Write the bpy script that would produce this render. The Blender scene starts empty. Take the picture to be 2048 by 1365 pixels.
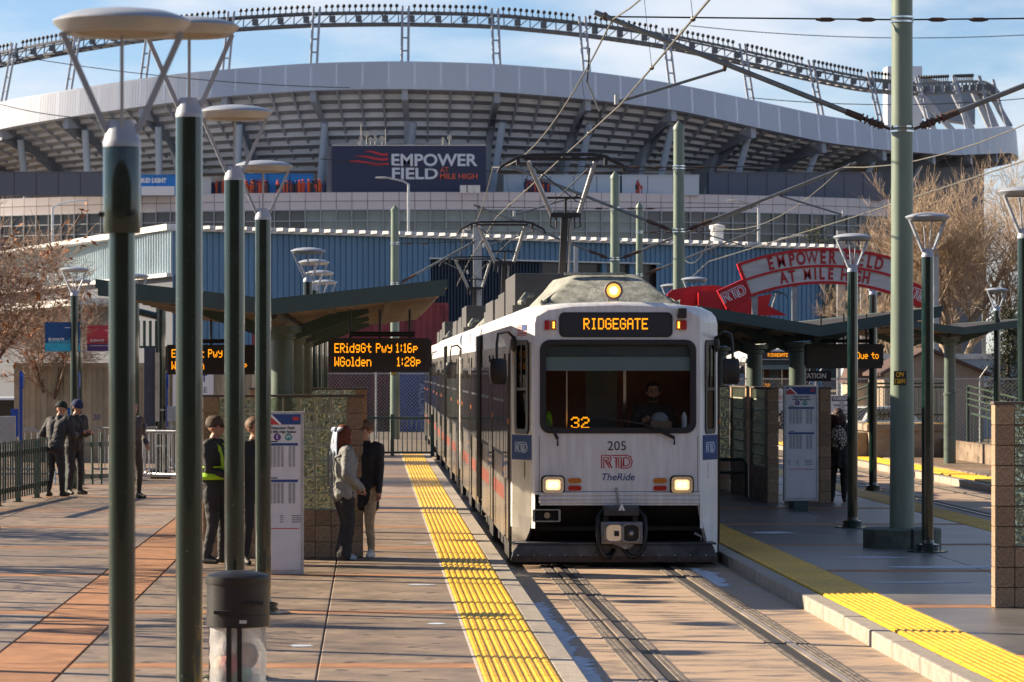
import bpy, bmesh, math, random
import numpy as np
from mathutils import Vector, Matrix, noise as mnoise
R = math.radians
SC = bpy.context.scene
COL = SC.collection
rnd = random.Random(7)
F = 6700.0; U0 = 741.0; V0 = 738.0; CZ = 2.4          # focal length in photo pixels, vanishing point of the tracks, eye height
def at(u, v, Y): return ((u-U0)*Y/F, Y, CZ-(v-V0)*Y/F)
# ------------------------------------------------------------------ camera, sky, sun, exposure
cd = bpy.data.cameras.new('camera'); cam = bpy.data.objects.new('camera', cd); COL.objects.link(cam)
cam.location = (0, 0, CZ); cam.rotation_euler = (R(90), 0, 0)
cd.sensor_width = 36; cd.lens = F/2048*36; cd.shift_x = (1024-U0)/2048; cd.shift_y = (V0-682.5)/2048
cd.clip_start = 0.5; cd.clip_end = 20000
cd.dof.use_dof = True; cd.dof.focus_distance = 43; cd.dof.aperture_fstop = 7.5
SC.camera = cam
TOSUN = Vector((-2.06, .78, 1.0)).normalized()
w = bpy.data.worlds.new('World'); SC.world = w; w.use_nodes = True
nt = w.node_tree; nt.nodes.clear()
def wn(t, **k):
    n = nt.nodes.new(t)
    for a, b in k.items(): setattr(n, a, b)
    return n
sky = wn('ShaderNodeTexSky', sky_type='NISHITA', sun_disc=False)
sky.sun_elevation = math.asin(TOSUN.z); sky.sun_rotation = math.atan2(TOSUN.x, TOSUN.y) % (2*math.pi)
sky.altitude = 1600; sky.air_density = 1.0; sky.dust_density = 0.1; sky.ozone_density = 3.0
tc = wn('ShaderNodeTexCoord'); mp = wn('ShaderNodeMapping'); mp.inputs['Scale'].default_value = (9, 9, 26)
mp.inputs['Location'].default_value = (9.4, 1.1, 6.2)
ns = wn('ShaderNodeTexNoise'); ns.inputs['Scale'].default_value = 1.0; ns.inputs['Detail'].default_value = 7; ns.inputs['Roughness'].default_value = .52
rp = wn('ShaderNodeValToRGB'); rp.color_ramp.elements[0].position = .39; rp.color_ramp.elements[1].position = .57
tint = wn('ShaderNodeMix', data_type='RGBA', blend_type='MULTIPLY'); tint.inputs[0].default_value = 1
tint.inputs[7].default_value = (1.02, 1.0, 1.05, 1)
mx = wn('ShaderNodeMix', data_type='RGBA'); mx.inputs[7].default_value = (6.6, 6.9, 7.5, 1)
bg = wn('ShaderNodeBackground'); bg.inputs['Strength'].default_value = .05
out = wn('ShaderNodeOutputWorld'); L = nt.links.new
L(tc.outputs['Generated'], mp.inputs['Vector']); L(mp.outputs[0], ns.inputs['Vector']); L(ns.outputs['Fac'], rp.inputs[0])
L(sky.outputs[0], tint.inputs[6]); L(tint.outputs[2], mx.inputs[6]); sx_ = wn('ShaderNodeSeparateXYZ'); mr = wn('ShaderNodeMapRange'); mr.inputs[1].default_value = .02; mr.inputs[2].default_value = .45; mr.inputs[3].default_value = 1; mr.inputs[4].default_value = .14; mu = wn('ShaderNodeMath', operation='MULTIPLY')
L(tc.outputs['Generated'], sx_.inputs[0]); L(sx_.outputs[2], mr.inputs[0]); L(mr.outputs[0], mu.inputs[0]); L(rp.outputs[0], mu.inputs[1]); L(mu.outputs[0], mx.inputs[0]); L(mx.outputs[2], bg.inputs[0]); L(bg.outputs[0], out.inputs[0])
sl = bpy.data.lights.new('sun', 'SUN'); sl.energy = 5.0; sl.angle = R(.5); sl.color = (1, .82, .60)
so = bpy.data.objects.new('sun', sl); COL.objects.link(so); so.rotation_euler = TOSUN.to_track_quat('Z', 'Y').to_euler()
vs = SC.view_settings; vs.view_transform = 'Standard'; vs.look = 'None'; vs.gamma = 1; vs.exposure = 1.42; vs.use_curve_mapping = False
SC.render.engine = 'CYCLES'; cy = SC.cycles
cy.use_denoising = True; cy.max_bounces = 8; cy.diffuse_bounces = 3; cy.glossy_bounces = 3; cy.transmission_bounces = 6; cy.transparent_max_bounces = 12
cy.caustics_refractive = False; cy.caustics_reflective = False; cy.sample_clamp_indirect = 6
# ------------------------------------------------------------------ materials
MATS = {}
def mat(name, col, rough=.6, metal=0, var=.12, nscale=6, bump=0, bscale=60, col2=None, spec=.5, emit=0, trans=0, coat=0, stretch=(1, 1, 1), ior=1.45, alpha=1, speck=None):
    if name in MATS: return MATS[name]
    m = bpy.data.materials.new(name); m.use_nodes = True; MATS[name] = m
    t = m.node_tree; N = t.nodes; K = t.links.new; p = N['Principled BSDF']
    p.inputs['Roughness'].default_value = rough; p.inputs['Metallic'].default_value = metal
    p.inputs['Specular IOR Level'].default_value = spec; p.inputs['IOR'].default_value = ior
    p.inputs['Transmission Weight'].default_value = trans; p.inputs['Coat Weight'].default_value = coat; p.inputs['Alpha'].default_value = alpha
    c = tuple(col)+(1,); p.inputs['Base Color'].default_value = c
    if emit:
        p.inputs['Emission Color'].default_value = c; p.inputs['Emission Strength'].default_value = emit
    if var or bump:
        tcn = N.new('ShaderNodeTexCoord'); mpn = N.new('ShaderNodeMapping'); mpn.inputs['Scale'].default_value = stretch
        K(tcn.outputs['Object'], mpn.inputs[0])
    if var:
        n = N.new('ShaderNodeTexNoise'); n.inputs['Scale'].default_value = nscale; n.inputs['Detail'].default_value = 6; n.inputs['Roughness'].default_value = .62
        K(mpn.outputs[0], n.inputs['Vector'])
        r = N.new('ShaderNodeValToRGB'); r.color_ramp.elements[0].position = .32; r.color_ramp.elements[1].position = .68
        d = col2 or tuple(x*(1-var*2) for x in col)
        r.color_ramp.elements[0].color = tuple(d)+(1,); r.color_ramp.elements[1].color = tuple(min(1, x*(1+var*.6)) for x in col)+(1,)
        K(n.outputs['Fac'], r.inputs[0]); K(r.outputs[0], p.inputs['Base Color'])
        rr = N.new('ShaderNodeMapRange'); rr.inputs[3].default_value = max(.03, rough-.12); rr.inputs[4].default_value = min(1, rough+.12)
        K(n.outputs['Fac'], rr.inputs[0]); K(rr.outputs[0], p.inputs['Roughness'])
        oi = N.new('ShaderNodeObjectInfo'); mm = N.new('ShaderNodeMapRange'); mm.inputs[3].default_value = 1-var*.9; mm.inputs[4].default_value = 1+var*.5
        K(oi.outputs['Random'], mm.inputs[0]); hs = N.new('ShaderNodeHueSaturation'); K(mm.outputs[0], hs.inputs['Value']); K(r.outputs[0], hs.inputs['Color']); K(hs.outputs[0], p.inputs['Base Color'])
    if speck:                                            # small spots: (colour, scale, threshold)
        for sc_, ss, th in speck:
            s1 = N.new('ShaderNodeTexNoise'); s1.inputs['Scale'].default_value = ss; s1.inputs['Detail'].default_value = 3; K(tcn.outputs['Object'], s1.inputs['Vector'])
            s2 = N.new('ShaderNodeValToRGB'); s2.color_ramp.elements[0].position = th; s2.color_ramp.elements[1].position = th+.05; K(s1.outputs['Fac'], s2.inputs[0])
            s3 = N.new('ShaderNodeMix'); s3.data_type = 'RGBA'; K(s2.outputs[0], s3.inputs[0]); K(p.inputs['Base Color'].links[0].from_socket, s3.inputs[6]); s3.inputs[7].default_value = tuple(sc_)+(1,); K(s3.outputs[2], p.inputs['Base Color'])
    if bump:
        b = N.new('ShaderNodeTexNoise'); b.inputs['Scale'].default_value = bscale; b.inputs['Detail'].default_value = 3
        K(mpn.outputs[0], b.inputs['Vector']); bn = N.new('ShaderNodeBump'); bn.inputs['Strength'].default_value = min(1, bump); bn.inputs['Distance'].default_value = .02*max(1, bump)
        K(b.outputs['Fac'], bn.inputs['Height']); K(bn.outputs[0], p.inputs['Normal'])
    return m
def clearglass(name, tint=(.8, .85, .85), refl=1.0):
    if name in MATS: return MATS[name]
    m = bpy.data.materials.new(name); m.use_nodes = True; MATS[name] = m
    t = m.node_tree; N = t.nodes; K = t.links.new; N.clear()
    o = N.new('ShaderNodeOutputMaterial'); a = N.new('ShaderNodeBsdfTransparent'); a.inputs[0].default_value = tuple(tint)+(1,)
    g = N.new('ShaderNodeBsdfGlossy'); g.inputs['Roughness'].default_value = .02; g.inputs[0].default_value = (refl, refl, refl, 1)
    f = N.new('ShaderNodeFresnel'); f.inputs[0].default_value = 1.5; x = N.new('ShaderNodeMixShader')
    K(f.outputs[0], x.inputs[0]); K(a.outputs[0], x.inputs[1]); K(g.outputs[0], x.inputs[2]); K(x.outputs[0], o.inputs[0])
    return m
G_POST = mat('green_paint', (.005, .022, .018), .16, var=.1, nscale=9, coat=.6, speck=[((.09, .11, .10), 34, .70)])
G_POLE = mat('pale_green_paint', (.17, .225, .18), .42, var=.12, nscale=4, stretch=(1, 1, .2))
G_FASC = mat('dark_teal_paint', (.04, .075, .075), .5, var=.08)
G_RAIL = mat('rail_green_paint', (.05, .09, .075), .45)
LAMPW = mat('lamp_silver', (.36, .40, .46), .36, metal=.1, var=.06)
LAMPLENS = mat('lamp_lens', (.24, .21, .17), .5)
CONC = mat('concrete', (.295, .222, .162), .55, col2=(.14, .108, .08), var=.2, nscale=1.5, bump=.12, bscale=90, speck=[((.10, .075, .055), 3.2, .60), ((.52, .47, .42), 110, .70), ((.07, .055, .045), 14, .70)])
KERB = mat('kerb_concrete', (.36, .32, .27), .75, var=.16, nscale=7, bump=.25, bscale=40)
TERRA = mat('terracotta_concrete', (.35, .175, .085), .75, col2=(.23, .11, .055), var=.2, nscale=2.5, bump=.2, bscale=90)
YEL = mat('tactile_yellow', (.78, .46, .012), .5, col2=(.48, .28, .02), var=.16, nscale=9, speck=[((.16, .10, .03), 11, .66)])
STONE = mat('split_stone', (.40, .28, .185), .9, var=.25, nscale=40, bump=.7, bscale=55)
MORTAR = mat('mortar', (.16, .12, .085), .95)
WHITE = mat('white_paint', (.74, .74, .76), .4, var=.05)
STEEL = mat('galvanised_steel', (.36, .38, .40), .42, metal=.7, var=.1)
WIRE = mat('wire_grey', (.17, .17, .15), .5, metal=.3)
WIRED = mat('wire_dark', (.03, .03, .03), .5)
ARMM = mat('arm_steel', (.20, .22, .23), .4, metal=.5)
RUST = mat('rusty_iron', (.11, .075, .06), .7, metal=.2, var=.25, nscale=20)
BLACK = mat('black_plastic', (.012, .012, .013), .45)
DARK = mat('dark_interior', (.02, .02, .022), .8)
FILA = mat('lit_filament', (1, .70, .33), emit=.95, var=0)
LED = mat('led_amber', (1, .33, .006), emit=.62, var=0)
RED = mat('red_paint', (.55, .012, .02), .35, var=.06)
REDTXT = mat('red_lettering', (.42, .02, .03), .45, var=0)
NAVY = mat('navy_print', (.02, .06, .22), .5, var=0)
INK = mat('black_ink', (.015, .015, .02), .5, var=0)
WTXT = mat('white_print', (.78, .78, .8), .5, var=0)
GRASSD = mat('dry_ground', (.22, .17, .12), .95, var=.3, nscale=3, bump=.5, bscale=12)
# ------------------------------------------------------------------ mesh helpers
def link(o, parent=None):
    COL.objects.link(o)
    if parent is not None: o.parent = parent
    return o
class M:
    def __init__(s): s.v = []; s.f = []
    def add(s, vs, fs):
        k = len(s.v); s.v += [tuple(p) for p in vs]; s.f += [tuple(i+k for i in f) for f in fs]; return s
    def box(s, x0, x1, y0, y1, z0, z1):
        return s.add([(x0, y0, z0), (x1, y0, z0), (x1, y1, z0), (x0, y1, z0), (x0, y0, z1), (x1, y0, z1), (x1, y1, z1), (x0, y1, z1)],
                     [(3, 2, 1, 0), (4, 5, 6, 7), (0, 1, 5, 4), (1, 2, 6, 5), (2, 3, 7, 6), (3, 0, 4, 7)])
    def bar(s, p, q, w, h, up=(0, 0, 1)):                # rectangular bar from p to q: w across, h along up
        p = Vector(p); q = Vector(q); d = (q-p).normalized(); up = Vector(up)
        if abs(d.dot(up)) > .98: up = Vector((0, 1, 0))
        a = d.cross(up).normalized(); b = a.cross(d).normalized(); a *= w/2; b *= h/2
        return s.add([p-a-b, p+a-b, p+a+b, p-a+b, q-a-b, q+a-b, q+a+b, q-a+b],
                     [(3, 2, 1, 0), (4, 5, 6, 7), (0, 1, 5, 4), (1, 2, 6, 5), (2, 3, 7, 6), (3, 0, 4, 7)])
    def tube(s, pts, r, n=8, cap=True):
        pts = [Vector(p) for p in pts]; rs = r if isinstance(r, (list, tuple)) else [r]*len(pts)
        d0 = (pts[1]-pts[0]).normalized(); a = d0.orthogonal().normalized(); vs = []; fs = []
        for i, p in enumerate(pts):
            d = (pts[min(i+1, len(pts)-1)]-pts[max(i-1, 0)])
            d = d.normalized() if d.length > 1e-9 else d0
            a = (a-d*a.dot(d)); a = a.normalized() if a.length > 1e-6 else d.orthogonal().normalized(); b = d.cross(a)
            for k in range(n):
                t = 2*math.pi*k/n; vs.append(p+(a*math.cos(t)+b*math.sin(t))*rs[i])
        for i in range(len(pts)-1):
            for k in range(n): fs.append((i*n+k, i*n+(k+1) % n, (i+1)*n+(k+1) % n, (i+1)*n+k))
        if cap: fs += [tuple(range(n))[::-1], tuple(range((len(pts)-1)*n, len(pts)*n))]
        return s.add(vs, fs)
    def lathe(s, prof, n=24, c=(0, 0, 0), ax=2, cap=True):
        vs = []; fs = []
        for r, z in prof:
            for k in range(n):
                t = 2*math.pi*k/n; q = [r*math.cos(t), r*math.sin(t)]; q.insert(ax, z); vs.append((q[0]+c[0], q[1]+c[1], q[2]+c[2]))
        for i in range(len(prof)-1):
            for k in range(n): fs.append((i*n+k, i*n+(k+1) % n, (i+1)*n+(k+1) % n, (i+1)*n+k))
        if cap: fs += [tuple(range(n))[::-1], tuple(range((len(prof)-1)*n, len(prof)*n))]
        return s.add(vs, fs)
    def prism(s, poly, y0, y1, ax=1):                     # 2-D polygon extruded along axis ax
        def mk(a, b, c):
            q = [a, b]; q.insert(ax, c); return tuple(q)
        n = len(poly); vs = [mk(a, b, y0) for a, b in poly]+[mk(a, b, y1) for a, b in poly]
        fs = [tuple(range(n)), tuple(range(n, 2*n))[::-1]]+[(i, i+n, (i+1) % n+n, (i+1) % n) for i in range(n)]
        return s.add(vs, fs)
    def ring(s, o, i, y0, y1):                            # frame between outer and inner loop (same count), in XZ, extruded along y
        n = len(o); vs = [(a, y0, b) for a, b in o]+[(a, y0, b) for a, b in i]+[(a, y1, b) for a, b in o]+[(a, y1, b) for a, b in i]; fs = []
        for k in range(n):
            j = (k+1) % n; fs += [(k, j, n+j, n+k), (2*n+k, 3*n+k, 3*n+j, 2*n+j), (k, 2*n+k, 2*n+j, j), (n+k, n+j, 3*n+j, 3*n+k)]
        return s.add(vs, fs)
    def ball(s, c, r, n=12, m=8):
        r = r if isinstance(r, (tuple, list)) else (r, r, r); vs = [(c[0], c[1], c[2]+r[2])]; fs = []
        for i in range(1, m):
            a = math.pi*i/m
            for k in range(n):
                t = 2*math.pi*k/n; vs.append((c[0]+r[0]*math.sin(a)*math.cos(t), c[1]+r[1]*math.sin(a)*math.sin(t), c[2]+r[2]*math.cos(a)))
        vs.append((c[0], c[1], c[2]-r[2])); e = len(vs)-1
        for k in range(n):
            j = (k+1) % n; fs.append((0, 1+k, 1+j)); fs.append((e, 1+(m-2)*n+j, 1+(m-2)*n+k))
            for i in range(m-2): fs.append((1+i*n+k, 1+(i+1)*n+k, 1+(i+1)*n+j, 1+i*n+j))
        return s.add(vs, fs)
    def xf(s, mtx, k=0):
        s.v[k:] = [tuple(mtx @ Vector(p)) for p in s.v[k:]]; return s
    def mesh(s, name, m, smooth=False, bevel=0):
        me = bpy.data.meshes.new(name); me.from_pydata(s.v, [], s.f)
        b = bmesh.new(); b.from_mesh(me); bmesh.ops.recalc_face_normals(b, faces=b.faces)
        if bevel: bmesh.ops.bevel(b, geom=[e for e in b.edges if len(e.link_faces) == 2 and e.calc_face_angle(0) > .6], offset=bevel, segments=2, affect='EDGES', profile=.6)
        if smooth:
            for f in b.faces: f.smooth = True
            for e in b.edges:
                if len(e.link_faces) == 2 and e.calc_face_angle(0) > .7: e.smooth = False
        b.to_mesh(me); b.free(); me.materials.append(m); return me
    def build(s, name, m, parent=None, smooth=False, bevel=0, loc=None):
        o = bpy.data.objects.new(name, s.mesh(name, m, smooth, bevel)); link(o, parent)
        if loc: o.location = loc
        return o
def inst(me, name, parent, loc=(0, 0, 0), rot=(0, 0, 0), scale=None):
    o = bpy.data.objects.new(name, me); link(o, parent); o.location = loc; o.rotation_euler = rot
    if scale: o.scale = scale
    return o
def tag(o, label=None, cat=None, group=None, kind=None):
    for k, x in (('label', label), ('category', cat), ('group', group), ('kind', kind)):
        if x: o[k] = x
    return o
def thing(name, label, cat, loc=(0, 0, 0), rz=0, group=None):
    o = bpy.data.objects.new(name, None); COL.objects.link(o); o.location = loc; o.rotation_euler = (0, 0, rz)
    o.empty_display_size = .2
    return tag(o, label, cat, group)
def struct(o): o['kind'] = 'structure'; return o
def dup(root, loc, rz=None, label=None, group=None, scale=None):
    r = root.copy(); COL.objects.link(r); r.location = loc
    if rz is not None: r.rotation_euler = (0, 0, rz)
    if label: r['label'] = label
    if group: r['group'] = group
    if scale: r.scale = scale
    for ch in list(root.children):
        c = ch.copy(); COL.objects.link(c); c.parent = r
        for g in list(ch.children):
            d = g.copy(); COL.objects.link(d); d.parent = c
    return r
def rrect(x0, x1, z0, z1, r, n=5):
    o = []
    for cx, cz, a in ((x1-r, z1-r, 0), (x0+r, z1-r, 90), (x0+r, z0+r, 180), (x1-r, z0+r, 270)):
        for k in range(n+1): t = R(a+90*k/n); o.append((cx+r*math.cos(t), cz+r*math.sin(t)))
    return o
DG = None
def text_m(body, size, bold=0, shear=0, xs=1, ext=.002, align='CENTER', res=3, spacing=1):
    c = bpy.data.curves.new('t', 'FONT'); c.body = body; c.size = size; c.align_x = align; c.align_y = 'CENTER'
    c.offset = bold; c.shear = shear; c.extrude = ext; c.resolution_u = res; c.space_character = spacing
    o = bpy.data.objects.new('t', c); COL.objects.link(o); bpy.context.view_layer.update()
    dg = bpy.context.evaluated_depsgraph_get(); me = bpy.data.meshes.new_from_object(o.evaluated_get(dg))
    m = M(); m.v = [(p.co.x*xs, -p.co.z, p.co.y) for p in me.vertices]; m.f = [tuple(p.vertices) for p in me.polygons]
    bpy.data.objects.remove(o); bpy.data.curves.remove(c); bpy.data.meshes.remove(me)
    return m
def text(name, body, size, loc, parent, m, rot=(0, 0, 0), **k):
    t = text_m(body, size, **k); o = t.build(name, m, parent); o.location = loc; o.rotation_euler = rot; return o
def stroke(m, pts, w, t=.004, ox=0, oz=0, s=1):           # flat strip following a 2-D polyline in XZ, facing -Y
    p = [Vector((ox+a*s, oz+b*s)) for a, b in pts]
    L_ = []; R_ = []
    for i in range(len(p)):
        d = (p[min(i+1, len(p)-1)]-p[max(i-1, 0)]).normalized(); n = Vector((-d.y, d.x))
        k = 1.0
        if 0 < i < len(p)-1:
            d1 = (p[i]-p[i-1]).normalized(); k = 1/max(.5, abs(Vector((-d1.y, d1.x)).dot(n)))
        L_.append(p[i]+n*w/2*k); R_.append(p[i]-n*w/2*k)
    for i in range(len(p)-1):
        m.prism([tuple(L_[i]), tuple(R_[i]), tuple(R_[i+1]), tuple(L_[i+1])], -t, 0)
    return m
def transit_logo(name, h, loc, parent, m, rot=(0, 0, 0), w=.07):
    g = M(); s = h; o = -1.19*s
    for pl in ([(0, 0), (0, 1), (.5, 1), (.68, .93), (.74, .74), (.69, .57), (.56, .48), (.82, 0)],
               [(.17, 0), (.17, .83), (.48, .83), (.56, .74), (.48, .63), (.3, .63), (.62, 0)],
               [(.76, 1), (1.95, 1), (2.25, .88), (2.38, .5), (2.25, .12), (1.95, 0), (1.52, 0), (1.52, .83)], [(.86, .83), (1.13, .83), (1.13, 0)], [(1.31, 0), (1.31, .83), (1.52, .83)],
               [(1.70, .80), (1.90, .83), (2.1, .72), (2.19, .5), (2.1, .28), (1.90, .17), (1.70, .17), (1.70, .83)]):
        stroke(g, pl, w*s, .003, o, -.5*s, s)
    ob = g.build(name, m, parent); ob.location = loc; ob.rotation_euler = rot; return ob
LEDF = {'A': '01110 10001 10001 11111 10001 10001 10001', 'D': '11110 10001 10001 10001 10001 10001 11110', 'E': '11111 10000 10000 11110 10000 10000 11111',
 'G': '01110 10001 10000 10111 10001 10001 01110', 'I': '01110 00100 00100 00100 00100 00100 01110', 'P': '11110 10001 10001 11110 10000 10000 10000',
 'R': '11110 10001 10001 11110 10100 10010 10001', 'T': '11111 00100 00100 00100 00100 00100 00100', 'W': '10001 10001 10001 10101 10101 11011 10001',
 'i': '00100 00000 01100 00100 00100 00100 01110', 'd': '00001 00001 01111 10001 10001 10001 01111', 'g': '00000 01111 10001 10001 01111 00001 01110',
 't': '00100 00100 11111 00100 00100 00100 00011', 'w': '00000 00000 10001 10001 10101 10101 01010', 'y': '00000 10001 10001 01111 00001 00001 01110',
 'p': '00000 00000 11110 10001 11110 10000 10000', 'o': '00000 00000 01110 10001 10001 10001 01110', 'l': '01100 00100 00100 00100 00100 00100 01110',
 'e': '00000 00000 01110 10001 11111 10000 01110', 'n': '00000 00000 11110 10001 10001 10001 10001', 'u': '00000 00000 10001 10001 10001 10001 01111',
 '1': '00100 01100 00100 00100 00100 00100 01110', '2': '01110 10001 00001 00110 01000 10000 11111', '3': '01110 10001 00001 00110 00001 10001 01110',
 '6': '01110 10000 10000 11110 10001 10001 01110', '8': '01110 10001 10001 01110 10001 10001 01110', ':': '00000 00100 00100 00000 00100 00100 00000', ' ': '00000 '*7}
def led(name, rows, pitch, loc, parent, rot=(0, 0, 0), tight='1:il ', zp=None):
    """rows: list of (text, x, z) with top-left of the row; every lit dot is a little plate"""
    g = M(); d = pitch*.46; zp = zp or pitch; dz = zp*.46
    for s, x, z in rows:
        for ch in s:
            rowsb = LEDF[ch].split(); c0 = 1 if ch in tight else 0; wd = 3 if ch in tight else 5
            for j, b in enumerate(rowsb):
                for i in range(wd):
                    if b[c0+i] == '1': g.box(x+i*pitch-d, x+i*pitch+d, -.003, 0, z-j*zp-dz, z-j*zp+dz)
            x += (wd+1)*pitch
    o = g.build(name, LED, parent); o.location = loc; o.rotation_euler = rot; return o
# ------------------------------------------------------------------ ground, track bed, platforms
g = M().add([(-900, -60, -.34), (900, -60, -.34), (900, 2500, -.34), (-900, 2500, -.34)], [(0, 1, 2, 3)])
struct(g.build('ground', GRASSD))
def trackmat():
    m = bpy.data.materials.new('track_concrete'); m.use_nodes = True; t = m.node_tree; N = t.nodes; K = t.links.new; p = N['Principled BSDF']
    tcn = N.new('ShaderNodeTexCoord'); mp = N.new('ShaderNodeMapping'); mp.inputs['Scale'].default_value = (1.1, 3.0, 1); K(tcn.outputs['Object'], mp.inputs[0])
    n = N.new('ShaderNodeTexNoise'); n.inputs['Scale'].default_value = 1.1; n.inputs['Detail'].default_value = 7; n.inputs['Roughness'].default_value = .65; K(mp.outputs[0], n.inputs[0])
    r = N.new('ShaderNodeValToRGB'); e = r.color_ramp.elements; e[0].position = .35; e[0].color = (.13, .105, .08, 1); e[1].position = .52; e[1].color = (.39, .28, .19, 1)
    K(n.outputs[0], r.inputs[0])
    s = N.new('ShaderNodeTexNoise'); s.inputs['Scale'].default_value = 90; K(tcn.outputs['Object'], s.inputs[0])
    sr = N.new('ShaderNodeValToRGB'); sr.color_ramp.elements[0].position = .66; sr.color_ramp.elements[1].position = .72; K(s.outputs[0], sr.inputs[0])
    x = N.new('ShaderNodeMix'); x.data_type = 'RGBA'; K(sr.outputs[0], x.inputs[0]); K(r.outputs[0], x.inputs[6]); x.inputs[7].default_value = (.55, .5, .45, 1)
    K(x.outputs[2], p.inputs['Base Color']); rr = N.new('ShaderNodeMapRange'); rr.inputs[1].default_value = .3; rr.inputs[2].default_value = .55; rr.inputs[3].default_value = .25; rr.inputs[4].default_value = .75
    K(n.outputs[0], rr.inputs[0]); K(rr.outputs[0], p.inputs['Roughness'])
    b = N.new('ShaderNodeBump'); b.inputs['Strength'].default_value = .25; b.inputs['Distance'].default_value = .01; K(s.outputs[0], b.inputs['Height']); K(b.outputs[0], p.inputs['Normal'])
    return m
TRK = trackmat()
RUB = mat('rubber_crossing', (.20, .165, .135), .75, var=.3, nscale=14, stretch=(1, .3, 1), bump=.4, bscale=30)
FROST = mat('frost', (.55, .62, .72), .6, var=.2, nscale=9, bump=.4, bscale=50)
RAILM = mat('rail_steel', (.42, .34, .26), .32, metal=.35, var=.2, nscale=8, stretch=(1, .1, 1))
TC = 3.13; TZ = -.15
def track_bed(xc, xl, xr, y0, y1):
    o = M().box(xl, xr, y0, y1, -.33, TZ).build('track_bed', TRK); struct(o)
    for sx in (-1, 1):
        xr_ = xc+sx*.752
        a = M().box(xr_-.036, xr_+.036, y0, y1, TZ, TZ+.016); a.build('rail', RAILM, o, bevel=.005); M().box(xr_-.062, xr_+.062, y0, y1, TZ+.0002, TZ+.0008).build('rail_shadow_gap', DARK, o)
        M().box(xr_-.036-.10 if sx > 0 else xr_+.036, xr_-.036 if sx > 0 else xr_+.036+.10, y0, y1, TZ+.0005, TZ+.002).build('flange_groove', DARK, o)
        k = M()
        for side in (-1, 1):
            n = 3; wd = .042
            for i in range(n):
                xx = xr_+side*(.085 + (.075 if side == -sx else 0) + i*wd)
                if side == -sx and i > 1: continue
                k.prism([(xx-wd*.48, TZ+.001), (xx-wd*.36, TZ+.008), (xx+wd*.36, TZ+.008), (xx+wd*.48, TZ+.001)], y0, y1)
        k.build('rubber_panel', RUB, o)
    return o
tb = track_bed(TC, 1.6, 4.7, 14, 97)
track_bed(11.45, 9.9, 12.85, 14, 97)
# frost left lying along the kerbs
def frost(x0, x1, y0, y1, parent, seed):
    g = M(); r = random.Random(seed); n = int((y1-y0)*14)
    L_ = [(x0, y0+(y1-y0)*i/n) for i in range(n+1)]
    Rr = [(x0+(x1-x0)*(.55+.45*mnoise.noise((i*.075, seed, 0))+.25*mnoise.noise((i*.4, seed, 3)))+r.uniform(-.035, .035), y0+(y1-y0)*i/n) for i in range(n+1)]
    g.add([(a, b, TZ+.004) for a, b in L_+Rr], [(i, n+1+i, n+2+i, i+1) for i in range(n)])
    o = g.build('frost', FROST); o['kind'] = 'stuff'
frost(1.685, 2.05, 20, 36.5, tb, 3); frost(3.95, 4.5, 39.2, 42.8, tb, 9); frost(1.69, 1.8, 38, 92, tb, 5)
SOIL = mat('ballast', (.20, .17, .14), .95, var=.35, nscale=18, bump=1.0, bscale=25)
struct(M().box(-40, 60, 97, 170, -.338, -.12).build('ballast_ground', SOIL))
PATH = mat('plaza_concrete', (.29, .24, .20), .8, var=.15, nscale=1.2, bump=.1, bscale=80)
# left platform: slabs, bands, tactile tiles
Y0, Y1 = 13.0, 94.6
plat = struct(M().box(-16, 1.66, Y0, Y1, -.32, -.03).build('platform', CONC))
BY = [27.1+5.95*k for k in range(-2, 12)]                   # terracotta cross bands
BW = .22
slabm = {}; CONCR_ = None
def slab(x0, x1, y0, y1, m, parent, nm='slab', z=0, g=.006):
    key = (round(x1-x0, 3), round(y1-y0, 3), m.name)
    if key not in slabm:
        a = (x1-x0)/2-g; b = (y1-y0)/2-g; k = M(); e = .008
        k.add([(-a, -b, -.03), (a, -b, -.03), (a, b, -.03), (-a, b, -.03), (-a, -b, -e), (a, -b, -e), (a, b, -e), (-a, b, -e), (-a+e, -b+e, 0), (a-e, -b+e, 0), (a-e, b-e, 0), (-a+e, b-e, 0)],
              [(8, 9, 10, 11)]+[(i, (i+1) % 4, (i+1) % 4+4, i+4) for i in range(4)]+[(i+4, (i+1) % 4+4, (i+1) % 4+8, i+8) for i in range(4)])
        slabm[key] = k.mesh(nm, m)
    return inst(slabm[key], nm, parent, ((x0+x1)/2, (y0+y1)/2, z))
def tact_mesh(w, l):
    k = M(); n = 9; p = w/n
    k.box(-w/2, w/2, -l/2+.002, l/2-.002, -.02, .002)
    for i in range(n):
        x = -w/2+p*(i+.5); k.prism([(x-p*.36, .002), (x-p*.2, .011), (x+p*.2, .011), (x+p*.36, .002)], -l/2+.012, l/2-.012)
    return k.mesh('tactile_tile', YEL)
def paving(xcols, parent, bands, ylim=(Y0, Y1)):
    ys = [ylim[0]]
    for b in bands: ys += [b-BW, b+BW]
    ys.append(ylim[1]); ys = [y for y in ys if ylim[0] <= y <= ylim[1]]
    for i in range(len(ys)-1):
        mid = (ys[i]+ys[i+1])/2; isb = any(abs(mid-b) < BW for b in bands)
        for x0, x1, m in xcols:
            slab(x0, x1, ys[i], ys[i+1], TERRA if isb and m in (CONC, CONCR_) else m, parent, 'slab')
paving([(-16, -9, CONC), (-9, -5.9, CONC), (-5.9, -3.14, CONC), (-3.14, -2.44, TERRA), (-2.44, -.42, CONC), (-.42, .872, CONC)], plat, BY)
TL = 1.19
tm = tact_mesh(.6, TL)
for k in range(int((Y1-Y0)/TL)): inst(tm, 'tactile_tile', plat, (1.172, Y0+TL*(k+.5), 0))
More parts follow.
